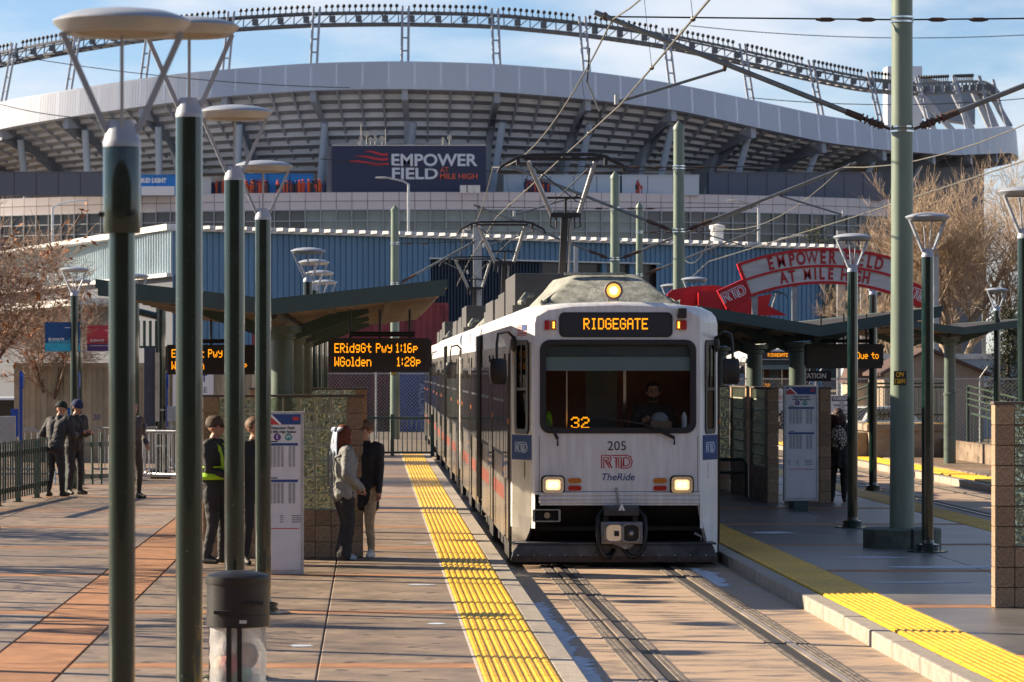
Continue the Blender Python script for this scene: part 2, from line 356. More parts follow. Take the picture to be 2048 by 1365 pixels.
for k in range(28):
    slab(1.475, 1.68, Y0+2.97*k, min(Y1, Y0+2.97*(k+1)), KERB, plat, 'kerb_stone', 0, .004)
M().box(1.655, 1.675, Y0, Y1, -.32, -.03).build('kerb_face', KERB, plat)
M().box(.848, .871, Y0, Y1, -.02, .003).build('edge_line', mat('pale_mortar', (.5, .46, .4), .9), plat)
# right (island) platform
plr = struct(M().box(4.62, 9.97, Y0, 97, -.32, -.03).build('platform', CONC))
BYR = [27.9+5.95*k for k in range(-2, 12)]
CONCR = mat('dark_concrete', (.17, .155, .145), .38, col2=(.09, .085, .085), var=.2, nscale=.8, bump=.1, bscale=90); CONCR_ = CONCR  # darker, smoother concrete than on the left platform
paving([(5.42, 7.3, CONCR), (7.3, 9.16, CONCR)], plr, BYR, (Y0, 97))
for k in range(int((97-Y0)/TL)):
    inst(tm, 'tactile_tile', plr, (5.115, Y0+TL*(k+.5), 0)); inst(tm, 'tactile_tile', plr, (9.47, Y0+TL*(k+.5), 0))
kb = M().box(-.1, .1, -.74, .74, -.17, 0).mesh('kerb_stone', KERB, bevel=.018)
for k in range(56):
    inst(kb, 'kerb_stone', plr, (4.69, Y0+1.5*(k+.5)+rnd.uniform(-.004, .004), rnd.uniform(-.004, .004)))
    inst(kb, 'kerb_stone', plr, (9.9, Y0+1.5*(k+.5), 0))
# far right platform
pl3 = struct(M().box(12.8, 40, 60, 110, -.32, -.03).build('platform', CONC))
paving([(13.9, 17, CONC), (17, 22, CONC), (22, 40, CONC)], pl3, [63+6*k for k in range(7)], (60, 110))
for k in range(34):
    inst(kb, 'kerb_stone', pl3, (12.84, 60+1.5*(k+.5), 0))
for k in range(42): inst(tm, 'tactile_tile', pl3, (13.4, 60+TL*(k+.5), 0))
ta = M().box(13.75, 18.5, 70.2, 70.9, -.02, .004).build('tactile_tile', YEL, pl3)
# small ice patches on the left platform; painted blue sheen streaks on the right
for i, (x, y, a, b) in enumerate([(.55, 37.2, .15, .12), (.62, 31.5, .09, .1), (.2, 42.5, .3, .1), (.7, 46, .12, .1), (-.6, 29, .1, .1), (6.1, 37.6, .6, .12), (6.9, 40.5, .7, .2), (6.4, 42.6, .5, .15), (5.9, 49, .3, .3)]):
    k = M(); n = 14; vs = []
    for j in range(n):
        t = 2*math.pi*j/n; rr = 1+.35*mnoise.noise((i*3.1, math.cos(t)*1.5, math.sin(t)*1.5)); vs.append((x+a*rr*math.cos(t), y+b*rr*math.sin(t), .004))
    k.add(vs, [tuple(range(n))]); o = k.build('ice_or_sheen_patch', FROST); o['kind'] = 'stuff'
# ------------------------------------------------------------------ street lamps
def make_lamp():
    t = thing('street_lamp', '', 'street lamp')
    M().lathe([(.078, .0), (.078, 3.87)], 20, cap=False).build('post', G_POST, t, smooth=True)
    M().lathe([(.27, 0), (.27, .012), (.15, .014), (.15, .05), (.14, .055), (.14, .075), (.15, .08), (.15, .10), (.085, .115), (.08, .16)], 22).build('base', G_POST, t, smooth=True)
    M().lathe([(.08, 3.862), (.081, 3.885), (.078, 3.89), (.060, 3.965), (.057, 3.975)], 16).build('cap', LAMPW, t, smooth=True)
    M().lathe([(.20, 4.345), (.215, 4.336), (.232, 4.336), (.246, 4.344), (.288, 4.380), (.293, 4.388), (.288, 4.396), (.27, 4.405), (.265, 4.408), (.20, 4.430), (.10, 4.443), (.0, 4.447)], 32, cap=False).build('lamp_shade', LAMPW, t, smooth=True)
    M().lathe([(.21, 4.346), (.21, 4.349), (0.001, 4.351)], 24).build('lens', LAMPLENS, t)
    M().box(-.035, .035, -.083, -.06, .42, .62).build('hand_hole_cover', G_POST, t, bevel=.004)
    for k in range(4):
        a = R(90*k+4); c, s = math.cos(a), math.sin(a); r0, r1 = (.066, .25) if k % 2 == 0 else (.05, .22)
        if k % 2 == 0: M().bar((c*r0, s*r0, 3.93), (c*r1, s*r1, 4.345), .05, .026, (c, s, .5)).build('arm', LAMPW, t)
        else: M().bar((c*.05, s*.05, 3.9), (c*.12, s*.12, 4.322), .014, .014).build('rod', LAMPW, t)
    return t
LAMPG = 'round topped green street lamps'
LROW = [(14.1, 'nearest green lamp, leftmost of the tall ones, with a thicker sleeve below its head'), (19.5, 'second green lamp in the left row, its silver saucer head overlapping the nearest lamp'),
        (26, 'third green lamp in the left row, standing behind the black litter bin'), (32.9, 'fourth green lamp in the left row, in front of the timetable panel'),
        (56.5, 'white topped lamp rising highest above the left shelter roof'), (62.5, 'second of the white lamp heads lined up behind the left shelter roof'),
        (69.5, 'third of the white lamp heads lined up behind the left shelter roof'), (77, 'fourth and farthest white lamp head behind the left shelter roof')]
lamp0 = None
for i, (y, lb) in enumerate(LROW):
    z = -.53 if i == 0 else 0
    if lamp0 is None:
        lamp0 = make_lamp(); tag(lamp0, lb, None, LAMPG); lamp0.location = (-1.046, y, z)
    else: dup(lamp0, (-1.055, y, 0), None, lb, LAMPG)
M().lathe([(.077, 3.50), (.079, 3.51), (.079, 3.855), (.077, 3.862)], 22).build('sleeve', G_POST, lamp0, smooth=True)
for a in (0, 120, 240):
    M().tube([(.07*math.cos(R(a-60)), .07*math.sin(R(a-60)), 3.58), (.098*math.cos(R(a-60)), .098*math.sin(R(a-60)), 3.58)], .011, 8).build('bolt', BLACK, lamp0)
for c in list(lamp0.children):
    if c.name.startswith('post'):
        nb = M().lathe([(.056, .0), (.056, 3.52)], 18, cap=False).build('post', G_POST, lamp0, smooth=True); bpy.data.objects.remove(c)
lamp1 = [o for o in bpy.data.objects if o.get('label') == LROW[1][1]][0]
for (x, y, lb) in [(7.34, 37.6, 'green lamp at the right edge of the photo, behind the near block wall'), (7.3, 43.9, 'green lamp just right of the thick overhead line pole'), (7.28, 50.6, 'green lamp in front of the red arched sign'),
                   (7.2, 74.5, 'white lamp head above the red curved panel beside the railcar roof'), (7.25, 80.5, 'white lamp head half hidden by the roof fairing of the railcar'), (9.9, 66, 'white lamp head under the arch, seen between lamp and thick pole'),
                   (15.8, 84.5, 'slim lamp by the ramp railing on the far right platform'),
                   (-5.94, 67.2, 'lamp carrying the blue banner'), (-6.62, 76, 'lamp carrying the red banner'), (-5.05, 72, 'lamp head beside the left end of the left shelter roof'),
                   (-6.0, 30.5, 'lamp added beside the plaza fence for its shadow, outside the left of the photo'), (-6.0, 37, 'lamp added beside the plaza fence for its shadow, second outside the left of the photo'), (-6.0, 43.5, 'lamp added beside the plaza fence for its shadow, third outside the left of the photo'), (-6.6, 33.6, 'lamp added on the plaza for its shadow, fourth outside the left of the photo'), (-6.4, 40.2, 'lamp added on the plaza for its shadow, fifth outside the left of the photo'), (-6.9, 46.6, 'lamp added on the plaza for its shadow, sixth outside the left of the photo'), (-7.2, 28.2, 'lamp added on the plaza for its shadow, seventh outside the left of the photo'), (-7.6, 50.1, 'lamp added on the plaza for its shadow, eighth outside the left of the photo'), (-7.9, 36, 'lamp added on the plaza for its shadow, ninth outside the left of the photo')]:  # the unseen lamps at left are added to cast shadow stripes
    d = dup(lamp1, (x, y, 0), R(11 if x > 0 else 20), lb, LAMPG)
# ------------------------------------------------------------------ banners on the left lamps
def banner(x, y, z0, lb, c1, c2, c3, tcol, side):
    t = thing('banner', lb, 'banner', (x, y, z0))
    w_, h_ = .70, .585
    M().box(0, w_, -.006, .006, h_*.28, h_).build('cloth', c1, t); M().box(0, w_, -.006, .006, 0, h_*.28-.001).build('cloth_band', c2, t)
    text('lettering', 'ELEVATE', .082, (.07, -.009, h_*.40), t, WTXT, bold=.002, align='LEFT', ext=.001)
    text('lettering', 'YOUR', .082, (.47, -.009, h_*.40), t, tcol, align='LEFT', ext=.001); text('lettering', 'ADVERTISING', .078, (.07, -.009, h_*.33), t, tcol, bold=.002, align='LEFT', ext=.001)
    M().box(.40, .66, -.009, -.0062, h_*.80, h_*.82).build('lettering', WTXT, t)
    for z in (-.0, h_): M().tube([(w_ if side > 0 else 0, 0, z), (w_+.13 if side > 0 else -.16, 0, z)], .012, 6).build('bracket', LAMPW, t)
    M().box(.07, .62, -.009, -.0062, h_*.2, h_*.215).build('lettering', c3, t)
banner(-6.44-.09-.0, 67.2, 2.75, 'blue and teal advertising banner on a lamp', mat('banner_blue', (.01, .07, .22), .6), mat('banner_teal', (.03, .38, .55), .6), mat('banner_pale', (.1, .5, .65), .6), mat('banner_pale', (.1, .5, .65)), 1)
banner(-6.62+.19, 76, 2.8, 'red and purple advertising banner on a lamp', mat('banner_red', (.50, .055, .08), .6), mat('banner_purple', (.07, .04, .16), .6), WTXT, mat('banner_maroon', (.16, .015, .04), .6), -1)
for i, (x, y) in enumerate([(-6.1, 37), (-6.7, 33.6), (-7.0, 46.6)]): banner(x-.7, y, 3.0, ('first', 'second', 'third')[i]+' blue banner added for its shadow on a plaza lamp outside the left of the photo', MATS['banner_blue'], MATS['banner_teal'], MATS['banner_pale'], MATS['banner_pale'], 1)  # three unseen banners added to thicken the shadow stripes
# ------------------------------------------------------------------ platform shelters (butterfly roofs)
UNDER = mat('roof_underside', (.032, .028, .025), .7, var=.15); SHC = mat('shaded_column_paint', (.10, .14, .12), .42, var=.1)  # column green is the pole paint darkened for shade under the roof
RIBM = mat('roof_rib', (.30, .25, .20), .55)
def canopy(xc, y0, y1, hw, zv, ze, cols, lb, g='butterfly roofed platform shelters', dz=.18, nrib=13):
    t = thing('platform_shelter', lb, 'shelter', (xc, y0, 0)); Ln = y1-y0
    for s in (-1, 1):
        w_ = M(); w_.prism([(0, zv-.06), (s*hw, ze-.06), (s*hw, ze), (0, zv)], .03, Ln); w_.build('roof_wing', UNDER, t)
        f = M(); f.prism([(0, zv-dz+.005), (s*hw, ze-dz+.005), (s*hw, ze+.01), (0, zv+.01)], 0, .028); f.build('fascia', G_FASC, t)
        f = M(); f.box(s*hw, s*(hw+.028), 0, Ln, ze-.085, ze+.012); f.build('edge_trim', G_FASC, t)
        M().prism([(0, zv-dz), (s*hw, ze-.1), (s*hw, ze+.005), (0, zv+.005)], Ln+.002, Ln+.03).build('fascia', G_FASC, t)
        k = M(); k.prism([(s*.16, zv-.165+.16*(ze-zv)/hw), (s*hw*.98, ze-.15), (s*hw*.98, ze-.062), (s*.16, zv-.062+.16*(ze-zv)/hw)], 0, .075)
        km = k.mesh('rib', RIBM)
        for i in range(nrib): inst(km, 'rib', t, (0, .35+(Ln-.7)*i/(nrib-1), 0))
        for j in (.33, .68): M().bar((s*hw*j, .04, zv-.115+(ze-zv)*j), (s*hw*j, Ln-.04, zv-.115+(ze-zv)*j), .09, .09).build('purlin', UNDER, t)
    M().tube([(0, .1, zv-.16), (0, Ln-.1, zv-.16)], .07, 10).build('valley_beam', UNDER, t)
    for y in cols:
        c = M(); yy = y-y0; c.lathe([(.155, 0), (.155, 1.72), (.17, 1.73), (.17, 1.78), (.145, 1.8), (.145, zv-.42), (.19, zv-.40), (.19, zv-.34), (.26, zv-.32), (.26, zv-.24)], 20, (0, yy, 0)); c.build('column', SHC, t, smooth=True)
        for s in (-1, 1):
            M().bar((s*.1, yy, zv-.36), (s*hw*.55, yy, zv-.12+(ze-zv)*.55), .07, .16).build('brace', G_FASC, t)
    return t
canopy(-1.13, 38.2, 58.6, 1.98, 3.19, 3.41, (42.9, 49.6, 56.5), 'left butterfly roofed shelter on the near platform behind the lamps')
canopy(7.34, 54.7, 75, 1.98, 3.10, 3.42, (57.6, 64, 70.4), 'butterfly roofed shelter right of the railcar, below the red arch')
canopy(14.7, 83, 96, 2.0, 3.42, 3.68, (85, 92), 'farthest butterfly roofed shelter at the right edge, over the concrete block')
# ------------------------------------------------------------------ walls of stone blocks and glass blocks
def glassblock():
    m = bpy.data.materials.new('glass_block'); m.use_nodes = True; t = m.node_tree; N = t.nodes; K = t.links.new; p = N['Principled BSDF']
    p.inputs['Base Color'].default_value = (.46, .54, .42, 1); p.inputs['Roughness'].default_value = .03; p.inputs['Transmission Weight'].default_value = .86; p.inputs['IOR'].default_value = 1.35
    tcn = N.new('ShaderNodeTexCoord'); oi = N.new('ShaderNodeObjectInfo'); ad = N.new('ShaderNodeVectorMath'); ad.operation = 'ADD'; K(tcn.outputs['Object'], ad.inputs[0]); K(oi.outputs['Location'], ad.inputs[1])
    n = N.new('ShaderNodeTexNoise'); n.inputs['Scale'].default_value = 8; n.inputs['Distortion'].default_value = 2.6; n.inputs['Detail'].default_value = 1; K(ad.outputs[0], n.inputs[0])
    b = N.new('ShaderNodeBump'); b.inputs['Strength'].default_value = .8; b.inputs['Distance'].default_value = .02; K(n.outputs[0], b.inputs['Height']); K(b.outputs[0], p.inputs['Normal'])
    return m
GB = glassblock()
BS = .204
def blk(m, nm, j, d=.2):
    k = M(); k.box(-BS/2+j, BS/2-j, -d/2, d/2, -BS/2+j, BS/2-j); return k.mesh(nm, m, bevel=.006)
SM = [blk(STONE, 'stone_block', .0035) for _ in range(1)][0]
GM = blk(GB, 'glass_block', .011, .14)
COPE = mat('coping_stone', (.10, .085, .075), .7)
def blockwall(origin, ncol, rows, lb, rz=0, glass=lambda c, r: False, sills=True, th=.2):
    t = thing('block_wall', lb, 'wall', origin, rz, 'stone and glass block windbreaks')
    for r in range(rows):
        for c in range(ncol):
            g_ = glass(c, r); p = ((c+.5)*BS, (0 if g_ else rnd.uniform(-.003, .003)), (r+.5)*BS)
            o = inst(GM if g_ else SM, 'glass_block' if g_ else 'stone_block', t, p, (0, 0, 0) if g_ or rnd.random() < .5 else (0, math.pi, 0))
    mo = M()
    for r in range(rows+1):
        z = r*BS
        if 0 < r < rows: mo.box(.006, ncol*BS-.006, -.066, .066, z-.0105, z+.0105)
    for c in range(1, ncol): mo.box(c*BS-.0104, c*BS+.0104, -.064, .064, .005, rows*BS-.005)
    mo.build('mortar', mat('pale_joint', (.50, .50, .40), .9) if sills else MORTAR, t)
    M().box(-.01, ncol*BS+.01, -.11, .11, rows*BS, rows*BS+.03).build('coping', COPE, t, bevel=.004)
    return t
wl = blockwall((-2.13, 42.6, 0), 10, 10, 'near windbreak wall of tan stone and glass blocks beside the woman with a bow', glass=lambda c, r: r > 2 and 0 < c < 9)
blockwall((-2.10, 58.3, 0), 10, 10, 'farther windbreak wall behind the left shelter, its corner lit by the sun', glass=lambda c, r: r > 2 and 0 < c < 9)
blockwall((6.26, 33.7, 0), 11, 10, 'stone and glass block wall cut by the right edge of the photo', glass=lambda c, r: r > 2 and 0 < c < 10, sills=False)
blockwall((7.42, 60, 0), 4, 10, 'stone block wall behind the right timetable panel', glass=lambda c, r: False)
blockwall((7.2, 59.9, 0), 14, 10, 'long glass block wall running back under the right shelter', rz=R(90), glass=lambda c, r: r > 2 and c not in (0, 1, 13))
blockwall((7.2, 63.3, 0), 14, 10, 'second glass block wall running back under the right shelter', rz=R(90), glass=lambda c, r: r > 2 and c not in (0, 13))
blockwall((5.1, 66.6, 0), 10, 10, 'glass block cross wall beside the railcar, under the right shelter', glass=lambda c, r: r > 2 and c not in (0,))
# bench of bent green tube
t = thing('bench', 'dark green bent pipe bench in the shade beside the railcar', 'bench', (6.55, 62.8, 0))
M().tube([(-.35, 0, 0), (-.35, 0, .62), (-.28, 0, .70), (.42, 0, .70), (.5, 0, .62), (.5, 0, 0)], .035, 8).build('tube_frame', G_RAIL, t, smooth=True)
M().box(-.3, .45, .04, .40, .43, .47).build('seat', G_RAIL, t, bevel=.01); M().tube([(-.33, .02, .45), (.48, .02, .45)], .025, 8).build('seat_rail', G_RAIL, t)
# ------------------------------------------------------------------ timetable panels
PAPER = mat('timetable_paper', (.62, .64, .68), .35, var=.04); PRINTG = mat('grey_print', (.30, .32, .36), .5, var=.25, nscale=90, stretch=(1, 1, .3))
def kiosk(x, y, lb, w_=.50, z0=.0, z1=1.9, foot=False, rz=0):
    t = thing('timetable_panel', lb, 'timetable', (x, y, 0), rz, 'timetable panels on the platforms'); h = w_/2
    M().box(-h, h, 0, .14, z0, z1).build('frame', mat('panel_frame', (.45, .46, .48), .4, metal=.3), t, bevel=.01)
    M().box(-h+.035, h-.035, -.004, -.001, z0+.06, z1-.05).build('sheet', PAPER, t)
    for s in (-1, 1):
        M().box(s*(h-.018)-.014, s*(h-.018)+.014, -.012, -.0005, z0+.02, z1-.015).build('frame_bar', mat('panel_frame', (.45, .46, .48)), t)
    a = h-.04; k = M(); k.box(-a, a, -.0065, -.0045, z1-.15, z1-.03); k.build('header', NAVY, t)
    M().prism([(-a, z1-.149), (-a+.02, z1-.07), (-a+.08, z1-.035), (-a+.2, z1-.149)], -.009, -.007).build('header_shape', mat('print_red', (.5, .05, .06), .5, var=0), t)
    g = M(); stroke(g, [(-a, z1-.085), (-a+.07, z1-.045), (-a+.18, z1-.148)], .02, .0105); g.build('header_shape', WTXT, t)
    M().box(a-.09, a-.02, -.009, -.007, z1-.10, z1-.06).build('header_mark', mat('print_red', (.5, .05, .06)), t)
    text('lettering', 'Empower Field', .045, (0, -.007, z1-.19), t, INK, bold=.001, ext=.001); text('lettering', 'at Mile High Station', .039, (0, -.007, z1-.235), t, INK, bold=.001, ext=.001)
    for x_, c, s_ in ((-.065, mat('print_purple', (.09, .03, .2), .5, var=0), 'E'), (.065, mat('print_teal', (.02, .25, .25), .5, var=0), 'W')):
        k = M(); k.lathe([(.042, -.0075), (.042, -.0055)], 20, (x_, 0, z1-.295), ax=1); k.build('route_disc', c, t); text('lettering', s_, .06, (x_, -.0085, z1-.295), t, WTXT, ext=.0005)
    for zz, hh in ((z1-.365, .25), (z1-.79, .25)):
        M().box(-a+.03, a-.03, -.0065, -.0045, zz-.03, zz).build('table_bar', NAVY, t)
        k = M()
        for i in range(7):
            if i == 4: continue
            xx = -a+.05+i*(2*a-.1)/7
            for r in range(int(hh/.011)): k.box(xx, xx+(2*a-.1)/7*.72, -.0062, -.0045, zz-.045-.011*r, zz-.038-.011*r)
        k.build('table_print', PRINTG, t)['kind'] = 'stuff'
        M().box(-a+.05, -a+.14, -.0062, -.0045, zz+.012, zz+.025).build('table_title', INK, t)
    k = M()
    for i in range(3):
        for r in range(4): k.box(-a+.03+i*.14, -a+.03+i*.14+(.04 if i < 2 else .13), -.006, -.0045, z0+.685-.025*r, z0+.697-.025*r)
    k.build('small_print', PRINTG, t)['kind'] = 'stuff'; M().box(-a+.02, a-.02, -.0062, -.0045, z0+.535, z0+.545).build('red_line', mat('print_red', (.5, .05, .06)), t)
    if foot: M().box(-.12, .12, .02, .12, 0, z0).build('foot', G_FASC, t)
    return t
kiosk(-1.02, 39, 'timetable panel with grey frame at left, behind the fourth green lamp', w_=.49, rz=R(3))
kiosk(7.25, 56.4, 'timetable panel on a short foot under the right shelter', w_=.58, z0=.17, z1=2.12, foot=True)
# ------------------------------------------------------------------ LED message signs
SCREEN = mat('led_screen', (.018, .016, .015), .3, var=0); CASE = mat('sign_case', (.02, .02, .022), .5, var=.05)
def led_sign(x, y, z, w_, h_, rows, pitch, lb, hang=.35):
    t = thing('message_sign', lb, 'led sign', (x, y, z), 0, 'hanging departure signs')
    M().box(-w_/2, w_/2, 0, .16, -h_/2, h_/2).build('case', CASE, t, bevel=.006)
    M().box(-w_/2+.045, w_/2-.045, -.003, -.0005, -h_/2+.06, h_/2-.06).build('screen', SCREEN, t)
    for s in (-1, 1): M().box(s*(w_/2+.012)-.012, s*(w_/2+.012)+.012, .03, .13, -h_/2+.05, h_/2-.02).build('end_bracket', CASE, t)
    M().tube([(-w_*.3, .08, h_/2+.05), (w_*.35, .08, h_/2+.05)], .03, 8).build('mounting_rail', CASE, t)
    for s in (-.3, .0, .3): M().tube([(s*w_, .08, h_/2), (s*w_, .08, h_/2+hang)], .016, 6).build('hanger', CASE, t)
    led('lettering', rows, pitch*.70, (0, -.004, 0), t, zp=pitch)
P = .0163
led_sign(.115, 40.5, 2.565, 1.2, .41, [('ERidgGt Pwy', -.545, .135), ('1:16p', .20, .135), ('WGolden', -.545, -.03), ('1:28p', .212, -.03)], P, 'black LED departure sign with two amber lines ending 1:28p, between timetable and railcar')
led_sign(-2.195, 46, 2.525, 1.2, .41, [('ERidgGt Pwy', -.53, .135), ('1:16p', .20, .135), ('WGolden', -.53, -.03), ('1:28p', .22, -.03)], P, 'black LED departure sign partly hidden behind the second and third green lamps')
led_sign(7.92, 56, 2.61, 1.27, .41, [('Due to', .21, .06)], P*.98, 'black LED sign reading Due to, hanging from the right shelter', hang=.5)
# ------------------------------------------------------------------ litter bin
t = thing('litter_bin', 'black topped litter bin with a clear bag, in front of the lamps', 'bin', (-.995, 25.15, 0))
M().lathe([(.243, .79), (.245, .80), (.243, .845), (.22, .86), (.12, .882), (0.001, .887)], 32).build('lid', BLACK, t, smooth=True)
M().lathe([(.236, .56), (.236, .79)], 32).build('hood', BLACK, t, smooth=True)
k = M()
for fx, fy, fr in ((-.08, .02, .09), (.06, -.05, .07), (.02, .09, .08), (-.13, -.08, .05), (.13, .06, .05)):
    k.add([(fx+fr*(1+.4*mnoise.noise((a*.9, fx*30, 0)))*math.cos(a*.449)*1.2, fy+fr*(1+.4*mnoise.noise((a*.9, fx*30, 0)))*math.sin(a*.449), .889-.26*math.hypot(fx, fy)) for a in range(14)], [tuple(range(14))])
k.build('frost', FROST, t)['kind'] = 'stuff'
M().box(-.17, -.02, -.243, -.10, .575, .60).build('slot', DARK, t); M().box(.04, .20, -.246, -.02, .645, .66).build('hood_band', BLACK, t)
M().lathe([(.232, .47), (.24, .475), (.24, .56), (.232, .563)], 32).build('ring', BLACK, t, smooth=True)
M().box(.02, .075, -.2425, -.2385, .505, .53).build('sticker', mat('sticker_grey', (.5, .52, .55), .4), t)
for a in (-105, -85, 35, 155):
    c, s = math.cos(R(a)), math.sin(R(a)); M().bar((.228*c, .228*s, .02), (.228*c, .228*s, .47), .035, .02, (c, s, 0)).build('stave', BLACK, t)
M().lathe([(.20, .0), (.235, .005), (.235, .03), (.2, .035)], 28).build('base', BLACK, t)
bagm = mat('clear_bag', (.75, .77, .80), .25, var=.1, trans=0.0, bump=.5, bscale=9, alpha=.45)
k = M(); n = 36; vs = []; fs = []
for i in range(12):
    for j in range(n):
        a = 2*math.pi*j/n; rr = .212*(1+.05*mnoise.noise((math.cos(a)*3, math.sin(a)*3, i*.5))); vs.append((rr*math.cos(a), rr*math.sin(a), .04+.43*i/11))
for i in range(11):
    for j in range(n): fs.append((i*n+j, i*n+(j+1) % n, (i+1)*n+(j+1) % n, (i+1)*n+j))
k.add(vs, fs); k.build('bag', bagm, t, smooth=True)
r_ = random.Random(3)
for c in ((.5, .1, .08), (.08, .3, .14), (.7, .6, .4), (.65, .66, .7), (.35, .22, .12), (.6, .55, .5)):
    k = M(); k.ball((r_.uniform(-.1, .1), r_.uniform(-.12, .05), r_.uniform(.1, .34)), (.09, .08, .1), 9, 6); k.v = [(x+.02*mnoise.noise((x*20, y*20, z*20)), y, z+.02*mnoise.noise((y*25, x*20, z*20))) for x, y, z in k.v]
    k.build('rubbish', mat('rubbish_%d' % int(c[0]*100+c[2]*10), c, .6), t)
# ------------------------------------------------------------------ red arched station sign
t = thing('arch_sign', 'red framed arched sign over the right shelter roof', 'sign', (8.34, 61.5, 0))
SP = mat('sign_panel', (.64, .62, .60), .35, var=.12, nscale=5, stretch=(.3, 1, 2))
cx, cz_, Y_ = 0.0, .05, 61.5
def A(r, a): return (cx+r*math.sin(R(a)), cz_+r*math.cos(R(a)))
ro, rm, ri, am = 4.55, 4.24, 3.93, 20.0
def arcpoly(r0, r1, a0, a1, n=24): return [A(r1, a0+(a1-a0)*i/n) for i in range(n+1)]+[A(r0, a1-(a1-a0)*i/n) for i in range(n+1)]
def arc(nm, r0, r1, a0, a1, y0, y1, m, n=24):
    k = M()
    for i in range(n):
        b0, b1 = a0+(a1-a0)*i/n, a0+(a1-a0)*(i+1)/n; k.prism([A(r0, b0), A(r0, b1), A(r1, b1), A(r1, b0)], y0, y1)
    b = k; return b.build(nm, m, t)
arc('panel', rm+.02, ro-.03, -am, am, 0, .1, SP); arc('panel', ri+.03, rm-.02, -am, am, 0, .1, SP)
for r0, r1 in ((ro-.03, ro+.02), (rm-.02, rm+.02), (ri-.02, ri+.03)): arc('frame_rim', r0, r1, -am-.6, am+.6, -.03, .13, RED)
for s in (-1, 1):
    k = M(); k.prism([A(ri-.02, s*am), A(ri-.02, s*(am+.7)), A(ro+.02, s*(am+.7)), A(ro+.02, s*am)], -.034, .134); k.build('frame_end', RED, t)
    k = M(); k.prism([A(ri-.05, s*(am+.8)), A(ri-.05, s*(am+7.6)), A(rm+.03, s*(am+7.6)), A(rm+.03, s*(am+.8))], -.05, .15); k.build('end_plate', RED, t, bevel=.01)
    px, pz = A((ri+rm)/2, s*(am+4.2)); transit_logo('emblem', .19, (px, -.054, pz), t, WTXT, rot=(0, R(s*(am+4.2)), 0), w=.07)
def arctext(body, r, half, size):
    n = len(body); wds = [{'I': .45, ' ': .55, 'W': 1.25, 'M': 1.2}.get(c, .92) for c in body]; tot = sum(wds); x = 0
    for c, wd in zip(body, wds):
        a = -half+2*half*(x+wd/2)/tot; x += wd
        if c == ' ': continue
        px, pz = A(r, a); text('lettering', c, size, (px, -.006, pz), t, REDTXT, rot=(0, R(a), 0), bold=.001 if c in 'MW' else .010, xs=.66, ext=.006)
arctext('EMPOWER FIELD', (ro+rm)/2-.01, 14.2, .325); arctext('AT MILE HIGH', (ri+rm)/2+.0, 11.8, .295)
for a in (-19, -8, 8, 19):
    px, pz = A(ri, a); M().box(px-.05, px+.05, .02, .1, 3.1, pz).build('support', STEEL, t)
# red curved panel behind the roof, left of the arch
t = thing('red_canopy_panel', 'glossy red curved panel standing on the shelter roof behind the railcar', 'sign', (6.3, 66, 0))
def q(u, v, Y=66): a = at(u, v, Y); return (a[0]-6.3, a[2])
k = M(); k.prism([q(1335, 588), q(1345, 580), q(1385, 573), q(1430, 571), q(1480, 580), q(1500, 640), q(1335, 640)], .0, .12); k.build('curved_panel', RED, t)
k = M(); k.prism([q(1455, 606), q(1540, 589), q(1532, 612), q(1570, 632), q(1455, 632)], -.35, -.25); k.build('star_panel', RED, t)
k = M(); k.prism([q(1394, 586), q(1440, 584), q(1440, 632), q(1394, 632)], -.30, -.002); k.build('box_panel', RED, t)
M().bar((-.9, -.6, 3.42), (1.1, -.6, 3.45), .03, .03).build('conduit', BLACK, t)
# ------------------------------------------------------------------ light rail cars
CARW = mat('car_white', (.72, .73, .76), .34, col2=(.60, .595, .59), var=.08, nscale=5, stretch=(3, 3, .25), coat=.15)
CARS = mat('car_silver', (.34, .32, .285), .2, metal=.6, var=.16, nscale=3, stretch=(.4, .4, .25))
CARB = mat('car_blue', (.012, .05, .18), .55, var=.05, spec=.2)
CARR = mat('car_red', (.30, .085, .06), .3, var=.2)
CARO = mat('car_orange', (.62, .22, .05), .35, var=.1)
WINM = mat('car_side_glass', (.02, .018, .016), .06, var=0, spec=.8)
RUBB = mat('black_rubber', (.014, .015, .02), .5, var=.05)
WSG = clearglass('windscreen_glass', (.94, .97, .98), .36)
CHROME = mat('chrome', (.6, .62, .65), .12, metal=1, var=0)
HEADL = mat('lit_headlamp', (1, .66, .30), emit=.5, var=0); ROOFL = mat('lit_roof_lamp', (1, .40, .06), emit=.6, var=0)
AMBER = mat('amber_lens', (.55, .18, .02), .3, var=.1); REDL = mat('red_lens', (.45, .012, .012), .3, var=.1)
FAIR = mat('fairing_grey', (.30, .31, .275), .85, col2=(.085, .095, .08), var=.3, nscale=7, bump=.3, bscale=30)
UNDERC = mat('undercarriage', (.035, .033, .032), .6, var=.25, nscale=5)
BLUEG = mat('bumper_blue_grey', (.085, .09, .105), .42, metal=.4, var=.3, nscale=5)
BROWNW = mat('cab_brown_wall', (.30, .12, .085), .6, var=.1); BLIND = mat('cab_blind', (.32, .46, .50), .7, var=.04)
CX, CY = 3.17, 43.0; S_ = 155.8
def X(u): return (u-1239)/S_
def Z(v): return CZ-(v-V0)/S_
LEN = 24.6
